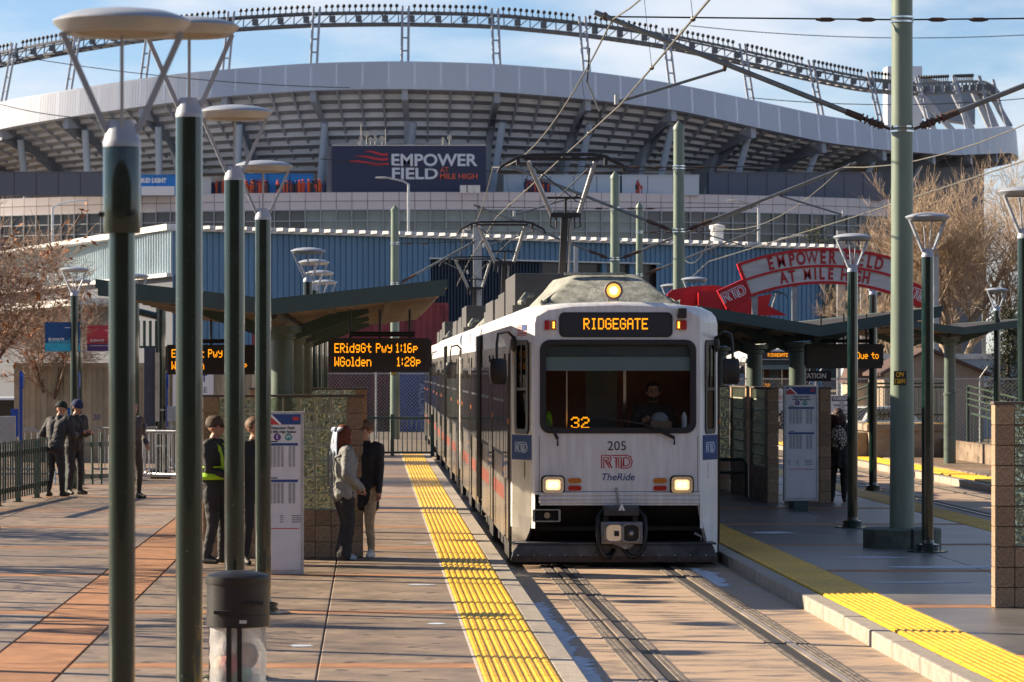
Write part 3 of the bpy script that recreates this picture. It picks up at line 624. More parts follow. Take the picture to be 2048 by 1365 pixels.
def make_car(label):
    t = thing('light_rail_car', label, 'light rail car', (CX, CY, 0), 0, 'light rail cars'); HW = 1.345
    # body shell: two cab ends joined by straight sides
    prof = [(1.0, .35), (1.0, 2.98), (.985, 3.07), (.94, 3.14), (.84, 3.20), (.55, 3.245), (0, 3.265)]
    def section(y, hw, zb=.35): return [(-a*hw, y, max(zb, z)) for a, z in prof]+[(a*hw, y, max(zb, z)) for a, z in prof[-2::-1]]
    secs = [(.0, 1.06), (.06, 1.10), (.50, 1.33), (.60, HW), (LEN-.60, HW), (LEN-.5, 1.33), (LEN-.06, 1.10), (LEN, 1.06)]
    m = M(); vs = []; fs = []; n = 13
    for y, hw in secs:
        vs += [(x, yy, z-(.05 if y in (0, LEN) and z > 3.1 else 0)) for x, yy, z in section(y, hw)]
    for i in range(len(secs)-1):
        for k in range(n-1):
            if not (i == 1 and k in (0, n-2)): fs.append((i*n+k, i*n+k+1, (i+1)*n+k+1, (i+1)*n+k))
    e = (len(secs)-1)*n; fs.append(tuple(range(e, e+n)))
    m.add(vs, fs); m.build('body', CARW, t, smooth=True)
    # front wall round the windscreen
    wx0, wx1, wz0, wz1 = X(1085), X(1395), Z(866), Z(681)
    o = rrect(wx0, wx1, wz0, wz1, .13)
    m = M(); zb = Z(990)
    outer = []
    cxx, czz = (wx0+wx1)/2, (wz0+wz1)/2
    up_ = [(k*1.06, z-.05*(z > 3.1)) for k, z in prof[1:]]; poly = [(1.06, zb)]+up_+[(-k, z) for k, z in up_[-2::-1]]+[(-1.06, zb)]
    def rayhit(px, pz):
        d = Vector((px-cxx, pz-czz)); best = 9
        for i in range(len(poly)):
            a = Vector(poly[i]); b = Vector(poly[(i+1) % len(poly)]); e_ = b-a; den = d.x*e_.y-d.y*e_.x
            if abs(den) < 1e-9: continue
            r = a-Vector((cxx, czz)); s = (r.x*e_.y-r.y*e_.x)/den; q_ = (r.x*d.y-r.y*d.x)/den
            if s > 0 and -1e-6 <= q_ <= 1+1e-6: best = min(best, s)
        return (cxx+d.x*best, czz+d.y*best)
    # dense loop so that the outer outline keeps its corners
    ang = sorted(set([math.atan2(z-czz, x-cxx) for x, z in o]+[math.atan2(z-czz, x-cxx) for x, z in poly]))
    def inner(a):
        d = Vector((math.cos(a), math.sin(a))); best = 9
        for i in range(len(o)):
            p = Vector(o[i]); q_ = Vector(o[(i+1) % len(o)]); e_ = q_-p; den = d.x*e_.y-d.y*e_.x
            if abs(den) < 1e-9: continue
            r = p-Vector((cxx, czz)); s = (r.x*e_.y-r.y*e_.x)/den; k_ = (r.x*d.y-r.y*d.x)/den
            if s > 0 and -1e-6 <= k_ <= 1+1e-6: best = min(best, s)
        return (cxx+d.x*best, czz+d.y*best)
    il = [inner(a) for a in ang]; ol = [rayhit(cxx+math.cos(a), czz+math.sin(a)) for a in ang]
    m.ring(ol, il, 0, .05); m.build('front_wall', CARW, t)
    o2 = rrect(wx0+.07, wx1-.07, wz0+.065, wz1-.055, .09); o1 = rrect(wx0-.008, wx1+.008, wz0-.008, wz1+.008, .135)
    fr = M().ring(o1, o2, -.018, .03).build('windscreen_frame', RUBB, t, bevel=0)
    gl = M(); gl.add([(a, .005, b) for a, b in o2], [tuple(range(len(o2)))]); gl.build('windscreen', WSG, fr)
    r_ = random.Random(1)
    # horizontal ribs under the lights
    for v in (988, 996, 1004): M().box(X(1082), X(1404), -.03, .02, Z(v+3), Z(v-2.5)).build('bumper_rib', CARW, t, bevel=.006)
    M().box(X(1084), X(1402), -.012, .03, Z(1011), Z(990)+.001).build('front_sill', CARW, t)
    M().prism([(X(1238.5), Z(976)), (X(1243), Z(1012)), (X(1238), Z(1012)), (X(1234), Z(976))], -.03, -.005).build('flag_bracket', STEEL, t)
    for u0, u1, v0, v1 in ((1076, 1404, 983, 984), (1082, 1083, 872, 983), (1399, 1400, 872, 983)): M().box(X(u0), X(u1), -.0015, .0, Z(v1), Z(v0)).build('seam', UNDERC, t)
    # cab interior
    M().box(-1.2, 1.2, 2.1, 2.14, .6, 2.95).build('cab_wall', BROWNW, t); M().box(-1.0, 1.0, .05, 2.1, .8, .84).build('cab_floor', DARK, t)
    M().box(-1.02, 1.02, .06, .62, .84, 1.62).build('dashboard', DARK, t, bevel=.02)
    M().box(wx0+.02, wx1-.02, .10, .14, Z(742), Z(714)).build('sun_blind', BLIND, t); M().box(wx0+.02, wx1-.02, .08, .095, Z(714), wz1).build('blind_case', mat('blind_case', (.10, .14, .155), .6), t)
    for x0, x1, mm in ((X(1155), X(1158), CHROME), (X(1196), X(1262), mat('cab_door_glass', (.10, .16, .18), .2, var=0)), (X(1275), X(1281), CHROME)): M().box(x0, x1, 2.07, 2.098, .9, 2.5).build('cab_door', mm, t)
    M().box(X(1167), X(1176), 2.05, 2.098, 1.5, 1.75).build('door_handle', BLACK, t)
    M().box(X(1310), X(1352), .34, .62, 1.625, 1.72).build('tissue_box', mat('cardboard', (.35, .25, .15), .8), t); k = M(); k.ball((X(1330), .5, 1.75), (.11, .08, .09)); k.build('tissue', mat('tissue_blue', (.35, .42, .48), .8), t)
    k = M(); k.ball((X(1106), .4, 1.70), (.06, .1, .15)); k.v = [(x+.03*mnoise.noise((x*9, y*9, z*9)), y, z) for x, y, z in k.v]; k.build('hi_vis_vest', mat('hi_vis', (.30, .75, .02), .6), t)
    M().tube([(X(1378), .4, 1.62), (X(1378), .4, 1.78), (X(1378), .4, 1.84)], [.035, .035, .012], 10).build('bottle', WTXT, t)
    led('route_number', [('32', 0, 0)], .0215, (X(1148), .035, Z(836)), t)
    # destination sign
    d = M(); d.prism(rrect(X(1122), X(1349), Z(675), Z(625), .07), -.012, .03); ds = d.build('destination_sign', RUBB, t)
    d = M(); d.prism(rrect(X(1127), X(1344), Z(672), Z(629), .055), -.016, -.0125); d.build('sign_glass', mat('sign_glass', (.03, .04, .055), .12, var=0, spec=.7), ds)
    led('lettering', [('RIDGEGATE', 0, 0)], .0156, zp=.0205, loc= (X(1172), -.019, Z(638.5)), parent=t, tight='1: ')
    # signal lamps
    for u, mm in ((1098, REDL), (1111, AMBER), (1361, AMBER), (1372, REDL)):
        b = M(); b.box(X(u-5), X(u+5), -.035, .0, Z(660), Z(641)); lo = b.build('signal_lamp', mm, t, bevel=.008)
        if mm is AMBER:
            for vv in (646, 650.5, 655): M().ball((X(u), -.038, Z(vv)), .010, 8, 6).build('lit_dot', mat('lit_amber', (1, .55, .05), emit=3, var=0), lo)
    M().box(X(1358), X(1376), -.10, 0, Z(637), Z(617)).build('camera_box', UNDERC, t, bevel=.01)
    # numbers and marks on the nose
    text('lettering', '205', .168, (X(1238), -.004, Z(893)), t, INK, ext=.001)
    transit_logo('emblem', .165, (X(1238), -.002, Z(924)), t, REDTXT, w=.075)
    text('lettering', 'TheRide', .128, (X(1239), -.004, Z(955)), t, NAVY, shear=.25, ext=.001, bold=.001)
    # headlights
    for u, s in ((1110, -1), (1367.5, 1)):
        h = M().ring(rrect(X(u)-.135, X(u)+.135, Z(970)-.105, Z(970)+.105, .05), rrect(X(u)-.095, X(u)+.095, Z(970)-.068, Z(970)+.068, .03), -.05, .0).build('headlight', CHROME, t, smooth=True)
        M().prism(rrect(X(u)-.155, X(u)+.155, Z(970)-.125, Z(970)+.122, .06), -.012, -.001).build('surround', RUBB, h)
        M().prism(rrect(X(u)-.094, X(u)+.094, Z(970)-.067, Z(970)+.067, .03), -.032, -.013).build('lens', HEADL, h)
        M().prism(rrect(X(u)+.006, X(u)+.018, Z(972)-.010, Z(972)+.010, .005), -.038, -.033).build('bulb', BLACK, h)
        M().prism(rrect(X(u)-.07, X(u)+.07, Z(970)-.048, Z(970)+.048, .035), -.0325, -.0321).build('glow', mat('lit_filament', (1, .72, .35)), h)
        ul = u+(43.5 if s < 0 else -43.5)
        for v, mm in ((961.5, AMBER), (976.5, REDL)):
            k = M().prism(rrect(X(ul)-.098, X(ul)+.098, Z(v)-.043, Z(v)+.043, .042), -.012, -.001).build('lamp_bezel', WHITE, t)
            M().prism(rrect(X(ul)-.086, X(ul)+.086, Z(v)-.033, Z(v)+.033, .032), -.03, -.0125).build('lens', mm, k)
    # lower front: recess, corner skirts, coupler
    M().add([(-1.05, 1.1, -.02), (1.05, 1.1, -.02), (1.05, .02, Z(1010)), (-1.05, .02, Z(1010))], [(0, 1, 2, 3)]).build('recess_panel', UNDERC, t)
    for s in (-1, 1):
        k = M(); a = [(s*1.06, 0.002, Z(1008)), (s*1.335, .52, Z(1008)), (s*1.335, .52, .02), (s*1.25, .35, .0), (s*1.17, .2, .16), (s*1.13, .1, .30)]
        k.add(a+[(p[0]*.97, p[1]+.05, p[2]) for p in a], [(0, 1, 2, 3, 4, 5), (6, 7, 8, 9, 10, 11)[::-1]]+[(i, (i+1) % 6, (i+1) % 6+6, i+6) for i in range(6)])
        k.build('corner_skirt', CARS if s < 0 else CARW, t)
        k = M(); k.add([(s*1.33, .5, .4), (s*1.33, 1.2, .4), (s*1.33, 1.2, -.02), (s*1.33, .5, .02)], [(0, 1, 2, 3)])
        # corner panels: blue band, cab window, fitting box
        c0 = Vector((s*1.10, .06)); c1 = Vector((s*1.33, .50)); nrm = Vector(((c1-c0).y*s, -(c1-c0).x*s)).normalized()
        def cp(f, z, off): p = c0+(c1-c0)*f+nrm*off; return (p.x, p.y, z)
        def cpan(nm, mm, f0, f1, z0, z1, o0, o1, par=t, rr=.0):
            k = M()
            lp = [(f0+(f1-f0)*(a), z0+(z1-z0)*b) for a, b in (rrect(0, 1, 0, 1, rr) if rr else [(1, 1), (0, 1), (0, 0), (1, 0)])]; n_ = len(lp)
            k.add([cp(f, z, o1) for f, z in lp]+[cp(f, z, o0) for f, z in lp], [tuple(range(n_)), tuple(range(n_, 2*n_))[::-1]]+[(i, i+n_, (i+1) % n_+n_, (i+1) % n_) for i in range(n_)])
            return k.build(nm, mm, par)
        wz0, wz1 = Z(866), Z(684); cm = CARS if s < 0 else CARW
        cpan('corner_panel', cm, 0, 1, .35, wz0, -.03, .0); cpan('corner_panel', cm, 0, .18, wz0, wz1, -.03, .0); cpan('corner_panel', cm, .80, 1, wz0, wz1, -.03, .0); cpan('corner_panel', CARW, 0, 1, wz1, 2.99, -.03, .0)
        if s < 0:
            fo = cpan('flag', WTXT, .25, .72, 2.83, 2.97, .001, .004)
            for i in range(7): cpan('flag_stripe', REDTXT, .25, .72, 2.83+.02*i, 2.841+.02*i, .0045, .006, fo)
            cpan('flag_canton', NAVY, .25, .47, 2.895, 2.97, .0065, .008, fo)
        cpan('blue_band', CARB, .0, 1.0, Z(921), Z(871), .0025, .006)
        wf = None
        fo_, fi_ = rrect(.14, .84, Z(869), Z(680), .10), rrect(.25, .73, Z(859), Z(690), .07); k = M(); n_ = len(fo_)
        k.add([cp(f, z, .016) for f, z in fo_]+[cp(f, z, .016) for f, z in fi_]+[cp(f, z, -.02) for f, z in fo_]+[cp(f, z, -.02) for f, z in fi_], [q for j in range(n_) for q in ((j, (j+1) % n_, n_+(j+1) % n_, n_+j), (n_+j, n_+(j+1) % n_, 3*n_+(j+1) % n_, 3*n_+j), (j, 2*n_+j, 2*n_+(j+1) % n_, (j+1) % n_))])
        wf = k.build('cab_side_window', RUBB, t)
        cpan('pane', WSG, .24, .74, Z(777), Z(689), .002, .004, wf); cpan('pane', WSG, .24, .74, Z(860), Z(781), .002, .004, wf); cpan('window_bar', RUBB, .24, .74, Z(781.5), Z(776), -.01, .014, wf); cpan('window_bar', RUBB, .47, .51, Z(776), Z(690), .005, .014, wf)
        cpan('hatch', CARS if s < 0 else CARW, .35, .6, Z(958), Z(925), .003, .007)
        p = cp(.5, Z(896), .0065); transit_logo('emblem', .13, p, t, mat('pale_blue_print', (.45, .55, .7), .5, var=0), rot=(0, 0, math.atan2((c1-c0).y*s, (c1-c0).x*s)), w=.08)
        M().ball((s*1.31, .45, 2.72), (.05, .07, .11), 10, 6).build('mirror_bracket', UNDERC, t)
        # mirrors
        mx_ = X(1001) if s < 0 else X(1467)
        mm = M().tube([(s*1.31, .42, 2.80), (s*1.40, .25, 2.88), (mx_-s*.0, .1, 2.85), (mx_+s*.02, .05, 2.72), (mx_+s*.02, .05, 2.5)], .018, 8).build('mirror_arm', BLACK, t, smooth=True)
        k = M(); k.ball((mx_, .05, Z(743)), (.115, .09, .18), 16, 10); k.v = [(x, y, z) for x, y, z in k.v]; k.v = [(mx_+max(-.105, min(.105, (x-mx_)*1.35)), y, Z(743)+max(-.165, min(.165, (z-Z(743))*1.25))) for x, y, z in k.v]; k.build('mirror_head', BLACK, mm, smooth=True)
    M().prism([(X(1025), -.06), (X(1437), -.06), (X(1433), .07), (X(1428), .145), (X(1040), .145), (X(1030), .07)], -.10, .0).build('bumper_plate', BLUEG, t, bevel=.01)
    M().prism([(X(1024), -.075), (X(1438), -.075), (X(1437), -.005), (X(1027), -.005)], -.115, -.1005).build('bumper_edge', RUST, t)
    M().prism([(X(1028), .15), (X(1436), .15), (X(1434), .175), (X(1034), .175)], -.12, .3).build('bumper_shelf', BLUEG, t)
    for i in range(13): M().ball((X(1040)+i*.2, -.118, .012), (.012, .008, .012), 8, 6).build('bolt', STEEL, t)
    hb = M().ring(rrect(X(1069), X(1125), Z(1044), Z(1019), .02), rrect(X(1073), X(1121), Z(1042), Z(1021), .015), -.03, .14).build('horn', mat('horn_beige', (.36, .34, .29), .6), t); M().box(X(1072), X(1122), .1, .13, Z(1043), Z(1020)).build('horn_back', UNDERC, hb); M().tube([(X(1098), -.02, Z(1031)), (X(1098), .1, Z(1031))], .04, 12).build('horn_core', CARS, hb)
    CPL = mat('coupler_steel', (.22, .22, .23), .45, metal=.5, var=.2, nscale=9)
    cb = M().box(X(1209), X(1279), -.30, .0, Z(1030), Z(1012)).build('coupler_cover', BLUEG, t, bevel=.012)
    k = M(); zt = Z(1018); k.prism([(X(1244), zt+.08), (X(1237.5), zt-.01), (X(1250.5), zt-.01)], -.306, -.302); k.build('warning_triangle', WTXT, cb)
    k = M(); stroke(k, [(X(1245), Z(1015)), (X(1243), Z(1018)), (X(1245), Z(1018.5)), (X(1243), Z(1022))], .008, .309); k.build('bolt_symbol', INK, cb)
    c = M(); z0, z1 = Z(1086), Z(1042); ol = rrect(X(1205), X(1284), z0, z1, .03)
    def hole(a0, a1): return rrect(X(a0), X(a1), Z(1080), Z(1048), .06)
    cp_ = M().box(X(1203), X(1286), -.30, -.05, z0-.0, z1).build('coupler_head', CPL, t, bevel=.02)
    for a0, a1, mm, dd in ((1213, 1245, CHROME, -.33), (1246, 1277, UNDERC, -.315)):
        M().ring(rrect(X(a0)-.02, X(a1)+.02, Z(1080)-.02, Z(1048)+.02, .07), hole(a0, a1), -.36, -.301).build('coupler_rim', CPL, cp_); M().prism(hole(a0, a1), -.32, -.3015).build('coupler_cup', mm, cp_)
    M().tube([(X(1262), -.31, Z(1064)), (X(1262), -.40, Z(1064))], [.05, .02], 12).build('coupler_pin', STEEL, cp_); M().box(X(1229), X(1238), -.38, -.32, Z(1070), Z(1060)).build('coupler_latch', BLACK, cp_)
    M().prism([(X(1225), z0), (X(1270), z0), (X(1262), z0-.05), (X(1250), z0-.07), (X(1240), z0-.03)], -.30, -.2).build('coupler_lug', CPL, cp_)
    for s, ps in ((-1, [(X(1208), -.1, Z(1022)), (X(1198), -.2, Z(1035)), (X(1197), -.24, Z(1060)), (X(1199), -.26, Z(1090)), (X(1210), -.24, Z(1112)), (X(1222), -.2, Z(1112)), (X(1230), -.1, Z(1100))]),
                  (1, [(X(1280), -.1, Z(1022)), (X(1291), -.2, Z(1035)), (X(1292), -.24, Z(1060)), (X(1288), -.26, Z(1095)), (X(1276), -.25, Z(1111)), (X(1262), -.24, Z(1112)), (X(1252), -.2, Z(1100)), (X(1246), -.1, Z(1086))])):
        M().tube(ps, .032, 10).build('hose', BLACK, t, smooth=True)
    for u in (1214, 1272): M().box(X(u-5), X(u+5), -.2, -.1, Z(1041), Z(1031)).build('coupler_block', UNDERC, t)
    # wipers
    for ps in ([(X(1098), -.03, Z(838)), (X(1110), -.055, Z(862)), (X(1119), -.05, Z(878))], [(X(1200), -.035, Z(834)), (X(1290), -.05, Z(848)), (X(1352), -.055, Z(876))]):
        M().tube(ps, [.009, .013, .024], 6).build('wiper', BLACK, t); e_ = Vector(ps[-1]); M().tube([e_, e_+Vector((0, 0, -.09))], [.008, .014], 6).build('wiper_hose', BLACK, t)
    # roof lamp and fairing
    ll = M().lathe([(.06, .42), (.115, .40), (.123, .33), (.123, .26), (.112, .25)], 24, (X(1234), 0, 3.41), ax=1).build('roof_lamp', mat('lamp_brown', (.20, .15, .13), .5), t, smooth=True)
    M().lathe([(.092, .235), (.092, .2495)], 24, (X(1234), 0, 3.41), ax=1).build('lens', ROOFL, ll); M().lathe([(.055, .228), (.055, .2345)], 20, (X(1234), 0, 3.41), ax=1).build('filament', mat('lit_filament', (1, .72, .35), emit=1.6, var=0), ll); M().ring([(X(1234)+.113*math.cos(a*.2618), 3.41+.113*math.sin(a*.2618)) for a in range(24)], [(X(1234)+.091*math.cos(a*.2618), 3.41+.091*math.sin(a*.2618)) for a in range(24)], .225, .26).build('lamp_ring', mat('lamp_brown', (.2, .15, .13)), ll)
    for s in (-.06, .06): M().bar((X(1234)+s, .33, 3.15), (X(1234)+s, .33, 3.32), .02, .03).build('lamp_foot', STEEL, ll)
    M().box(X(1234)-.11, X(1234)+.11, .25, .42, 3.17, 3.20).build('lamp_base', STEEL, ll)
    f = M(); ring = []
    for y, hb_, zb_, ht, zt_ in ((1.15, .93, 3.2, .88, 3.26), (1.35, .96, 3.2, .80, 3.34), (2.0, .97, 3.2, .43, 3.665), (2.3, .97, 3.2, .43, 3.675), (4.4, .97, 3.2, .60, 3.66)):
        ring.append([(-hb_, y, zb_), (-hb_+.02, y, zb_+.06), (-(hb_*.35+ht*.65), y, zb_+(zt_-zb_)*.62), (-ht, y, zt_), (0, y, zt_+.01), (ht, y, zt_), (hb_*.35+ht*.65, y, zb_+(zt_-zb_)*.62), (hb_-.02, y, zb_+.06), (hb_, y, zb_)])
    for i in range(len(ring)): f.v += ring[i]
    for i in range(len(ring)-1):
        for k in range(8): f.f.append((i*9+k, i*9+k+1, (i+1)*9+k+1, (i+1)*9+k))
    f.f.append(tuple(range(9))[::-1]); f.f.append(tuple(range(4*9, 5*9))); f.build('roof_fairing', FAIR, t, smooth=True, bevel=.07)
    M().box(X(1150), X(1278), 1.9, 1.94, 3.655, 3.69).build('fairing_lip', FAIR, t); M().box(-1.05, 1.08, .35, 1.1, 3.16, 3.2).build('roof_rim', CARW, t, bevel=.01)
    for x in (-.42, .78): M().tube([(x, .5, 3.16), (x, .5, 3.25)], .022, 8).build('roof_stud', STEEL, t)
    BOXG = mat('roof_box_grey', (.065, .065, .065), .6, var=.15)
    for y, x0, x1, z1, ln in ((6.2, -1.05, .3, 3.80, 3.4), (10.2, -1.05, -.1, 3.62, 2.4), (13.6, -1.0, .9, 3.6, 1.8), (16.5, -1.0, .9, 3.62, 3.6), (20.6, -.95, .6, 3.5, 1.9)):
        M().box(x0, x1, y, y+ln, 3.2, z1).build('roof_box', BOXG, t, bevel=.015)
    M().tube([(-1.0, 4.5, 3.34), (-1.0, 5.6, 3.36), (-.9, 5.9, 3.48), (-.8, 6.1, 3.48)], .04, 8).build('roof_pipe', FAIR, t)
    M().box(-1.16, -.7, 4.4, 5.9, 3.2, 3.30).build('roof_tray', BOXG, t)
    # sides
    for s in (-1, 1):
        x = s*(HW+.002)
        def panel(nm, mm, y0, y1, z0, z1, o0=.0, o1=.006, par=t, bev=0):
            a, b = sorted((x+s*o0, x+s*o1)); return M().box(a, b, y0, y1, z0, z1).build(nm, mm, par, bevel=bev)
        yy = .62
        layout = [('door', 1.3), ('win', 3.7), ('door', 1.35), ('win', 3.2), ('joint', 1.6)]
        seq = layout+layout[::-1][1:]
        k_ = (LEN-1.24)/sum(b for a, b in seq)
        for kind_, ln in seq:
            ln *= k_; y0, y1 = yy+.012, yy+ln-.012; yy += ln
            if kind_ == 'joint':
                panel('bellows', RUBB, y0, y1, .25, 2.95, .001, .012)
                for i in range(7): panel('bellows_fold', BLACK, y0+.06+i*(y1-y0-.12)/7, y0+.11+i*(y1-y0-.12)/7, .28, 2.93, .0125, .05)
                continue
            panel('side_panel', CARS, y0, y1, .12, 2.70, .001, .010)
            if kind_ == 'door':
                dr = panel('door', CARS, y0+.04, y1-.04, .18, 2.5, .0105, .03)
                for a, b in ((y0+.12, (y0+y1)/2-.05), ((y0+y1)/2+.05, y1-.12)): panel('door_window', WINM, a, b, .95, 2.3, .0305, .036, dr)
                panel('door_gap', RUBB, (y0+y1)/2-.015, (y0+y1)/2+.015, .18, 2.5, .0305, .037, dr)
                panel('blue_panel', CARB, y0, y1, .9, 1.25, .0102, .0104); panel('door_post', BLACK, y0-.01, y0+.04, .15, 2.6, .011, .03); panel('door_post', BLACK, y1-.04, y1+.01, .15, 2.6, .011, .03)
                M().ball((x+s*.03, y0-.02, 1.72), (.012, .02, .045), 8, 6).build('marker_lamp', mat('orange_lens', (.5, .15, .02), .3, var=0), t)
                panel('gap_filler', UNDERC, y0, y1, -.08, .15, -.06, .02)
            else:
                n = 3
                for i in range(n):
                    a = y0+.12+i*(y1-y0-.24)/n; b = a+(y1-y0-.24)/n-.09
                    w_ = panel('window_frame', RUBB, a, b, 1.22, 2.42, .0105, .028); panel('pane', WINM, a+.05, b-.05, 1.27, 1.95, .0285, .032, w_); panel('pane', WINM, a+.05, b-.05, 1.99, 2.37, .0285, .032, w_)
                panel('red_stripe', CARR, y0, y1, .62, .82, .0102, .012); panel('blue_stripe', CARB, y0, y0+.9, .92, 1.2, .0102, .0125); panel('orange_stripe', CARO, y0+.1, y0+.8, 1.0, 1.06, .0127, .0145)
                panel('lower_skirt', CARS, y0, y1, .15, .6, .0102, .012)
                for i in range(4): panel('underframe_box', UNDERC, y0+.2+i*(y1-y0)/4, y0+.2+(i+.72)*(y1-y0)/4, -.07, .12, -.5, -.05)
        for y in np.arange(1.0, LEN-.6, 1.9): M().ball((s*1.31, float(y), 2.86), (.03, .05, .04), 8, 6).build('gutter_lamp', BLACK, t)
        M().tube([(s*1.325, .7, 2.72), (s*1.325, LEN-.7, 2.72)], .018, 6).build('gutter', CARW, t)
        M().box(min(s*.75, s*1.1), max(s*.75, s*1.1), 1.3, LEN-1.3, -.10, .3).build('underframe', UNDERC, t)
    M().box(-1.3, 1.3, .5, LEN-.5, .3, .36).build('floor_pan', UNDERC, t)
    for y in (4.2, 12.3, 20.4):
        for dy in (-.95, .95):
            for s in (-1, 1): M().lathe([(.33, -.06), (.33, .06)], 24, (s*.75, y+dy, .19), ax=0).build('wheel', UNDERC, t)
    # pantograph
    PY, PX = 12.0, -.08; PB = mat('pantograph_black', (.02, .02, .022), .45); ps = M().bar((PX+.12, PY+1.6, 3.4), (PX+.12, PY+.4, 4.93), .11, .13).build('pantograph_arm', PB, t)
    M().tube([(PX+.22, PY+1.6, 3.4), (PX+.22, PY+.4, 4.9)], .03, 8).build('arm_rod', STEEL, ps); M().box(PX-.12, PX+.38, PY+.3, PY+.46, 4.9, 4.98).build('knee_joint', PB, ps)
    for s in (-1, 1):
        M().tube([(PX+.13+s*.22, PY+.35, 4.95), (PX+.05+s*.55, PY, 5.80)], .042, 10).build('upper_arm', STEEL, ps)
        M().tube([(PX+.13+s*.24, PY+.36, 4.92), (PX+.13+s*.25, PY+.36, 4.75), (PX+.13+s*.16, PY+.36, 4.72), (PX+.13+s*.15, PY+.36, 4.90)], .014, 6).build('cable_loop', BLACK, ps)
        M().tube([(PX+.05+s*.5, PY, 5.75), (PX+.13-s*.2, PY+.3, 5.15)], .01, 5).build('brace_rod', WIRED, ps)
    M().tube([(PX-.2, PY+.25, 5.22), (PX+.45, PY+.25, 5.22)], .02, 6).build('cross_tube', PB, ps); M().tube([(PX+.13, PY+.3, 4.95), (PX+.13, PY+.28, 5.22)], .025, 6).build('cross_tube', PB, ps)
    for dy in (-.12, .12):
        bw = [(-1.05, 5.62), (-1.0, 5.72), (-.72, 5.87), (-.5, 5.91), (.5, 5.92), (.72, 5.88), (1.0, 5.73), (1.05, 5.63)]
        M().tube([(PX+.05+a, PY+dy, z) for a, z in bw], .022, 8).build('bow', PB, t, smooth=True); M().tube([(PX+.05+a, PY+dy, 5.84) for a in (-.62, .62)], .018, 6).build('bow_bar', PB, t)
    for s in (-1, 1): M().bar((PX+.05+s*.72, PY-.12, 5.8), (PX+.05+s*.72, PY+.12, 5.8), .05, .12).build('bow_bracket', PB, t)
    return t
car = make_car('front light rail car with a white nose, lit headlights and an amber destination sign')
dup(car, (CX, CY+25.1, 0), None, 'second light rail car, coupled behind the front car')
dup(car, (CX+.08, CY+50.2, 0), None, 'third light rail car, at the far end of the train beside the platform')
dup(car, (17.05, 140, 0), R(-4), 'distant light rail car seen between the columns of the right shelter')
# ------------------------------------------------------------------ overhead line: poles, arms, wires
POLEG = 'overhead line poles along the platforms'
def line_pole(x, y, top, lb, r=.15, arms='LR', drum=False, plate=None, ay=5.62, rise=1.5, reach=3.95):
    t = thing('overhead_line_pole', lb, 'line pole', (x, y, 0), 0, POLEG)
    M().lathe([(r*1.12, 0), (r*.98, 4), (r*.88, top)]+([(r*.95, top), (r*.95, top+.08), (.02, top+.22)] if top < 10 else []), 24).build('post', G_POLE, t, smooth=True)
    if drum:
        M().lathe([(.52, 0), (.52, .25), (.5, .262), (.0, .266)], 40).build('footing', mat('drum_concrete', (.13, .16, .13), .75, var=.3, nscale=6, bump=.2), t, smooth=True)
        M().box(.04, .07, -.53, -.4, 0, .264).build('footing_joint', DARK, t)
    for s, c in ((-1, 'L'), (1, 'R')):
        if c not in arms: continue
        p0 = Vector((s*.16, 0, ay)); p1 = Vector((s*(reach+.18), 0, ay+rise+.07)); d = (p1-p0).normalized()
        a = M().tube([p0+d*.62, p1], .037, 10).build('cantilever_arm', ARMM, t, smooth=True)
        M().tube([p0, p0+d*.10, p0+d*.1, p0+d*.3, p0+d*.3, p0+d*.42, p0+d*.42, p0+d*.64], [.02, .02, .045, .045, .03, .03, .05, .045], 10).build('insulator', RUST, a)
        for q in (.14, .2, .26, .34, .40): M().tube([p0+d*q, p0+d*(q+.02)], .065, 12).build('insulator_disc', mat('insulator_brown', (.09, .05, .04), .35, var=.1), a)
        m = p0+(p1-p0)*.56
        M().tube([m+Vector((0, 0, -.08)), Vector((s*(reach-.12), 0, ay+.36))], .02, 8).build('steady_arm', ARMM, a); M().ball(m+Vector((0, 0, -.06)), (.03, .03, .05), 8, 6).build('clamp', RUST, a); M().tube([(s*(reach-.12), -.0, ay+.33), (s*(reach-.12), 0, ay+.46)], .035, 8).build('wire_clamp', STEEL, a)
        M().ball(p1-d*.15, (.045, .04, .06), 8, 6).build('clamp', RUST, a)
        top_z = ay+rise-.03
        M().tube([(s*.15, 0, top_z), (s*(reach), 0, top_z+.04)], .011, 6).build('span_wire', WIRED, a)
        for q in (.35, .9): M().tube([(s*(q), 0, top_z), (s*(q+.06), 0, top_z), (s*(q+.18), 0, top_z), (s*(q+.26), 0, top_z)], [.012, .03, .03, .012], 8).build('turnbuckle', RUST, a)
    for z in (ay-.03, ay+.03, ay+rise-.06, ay+rise): M().lathe([(r*.955, z-.012), (r*1.04, z-.012), (r*1.04, z+.012), (r*.955, z+.012)], 24).build('band', CHROME, t)
    if plate:
        b = M().box(-.135, .03, -r-.018, -r-.008, 2.18, 2.37).build('number_plate', CASE, t)
        PY_ = mat('yellow_print', (.8, .45, .02), .5, var=0)
        text('lettering', plate[0], .085, (-.055, -r-.020, 2.318), b, PY_, bold=.003, xs=.72, ext=.001); text('lettering', plate[1], .085, (-.052, -r-.020, 2.232), b, PY_, bold=.003, xs=.72, ext=.001)
    return t
line_pole(7.14, 45, 12, 'thick pale green overhead line pole with a yellow numbered plate, on a concrete drum', drum=True, plate=('CPV', '12691'), ay=5.62, rise=1.5)
line_pole(7.18, 78, 7.95, 'pale green overhead line pole rising left of the red arch', r=.14)
line_pole(7.15, 98, 7.95, 'pale green overhead line pole right of the big pantograph', r=.14)
line_pole(9.23, 115, 7.9, 'slim farther overhead line pole just right of the pantograph', r=.125, arms='R')
line_pole(.83, 114, 7.75, 'pale green overhead line pole behind the left departure sign', r=.15, arms='R', plate=('CPV', '12695'), ay=5.3, rise=1.4, reach=2.6)
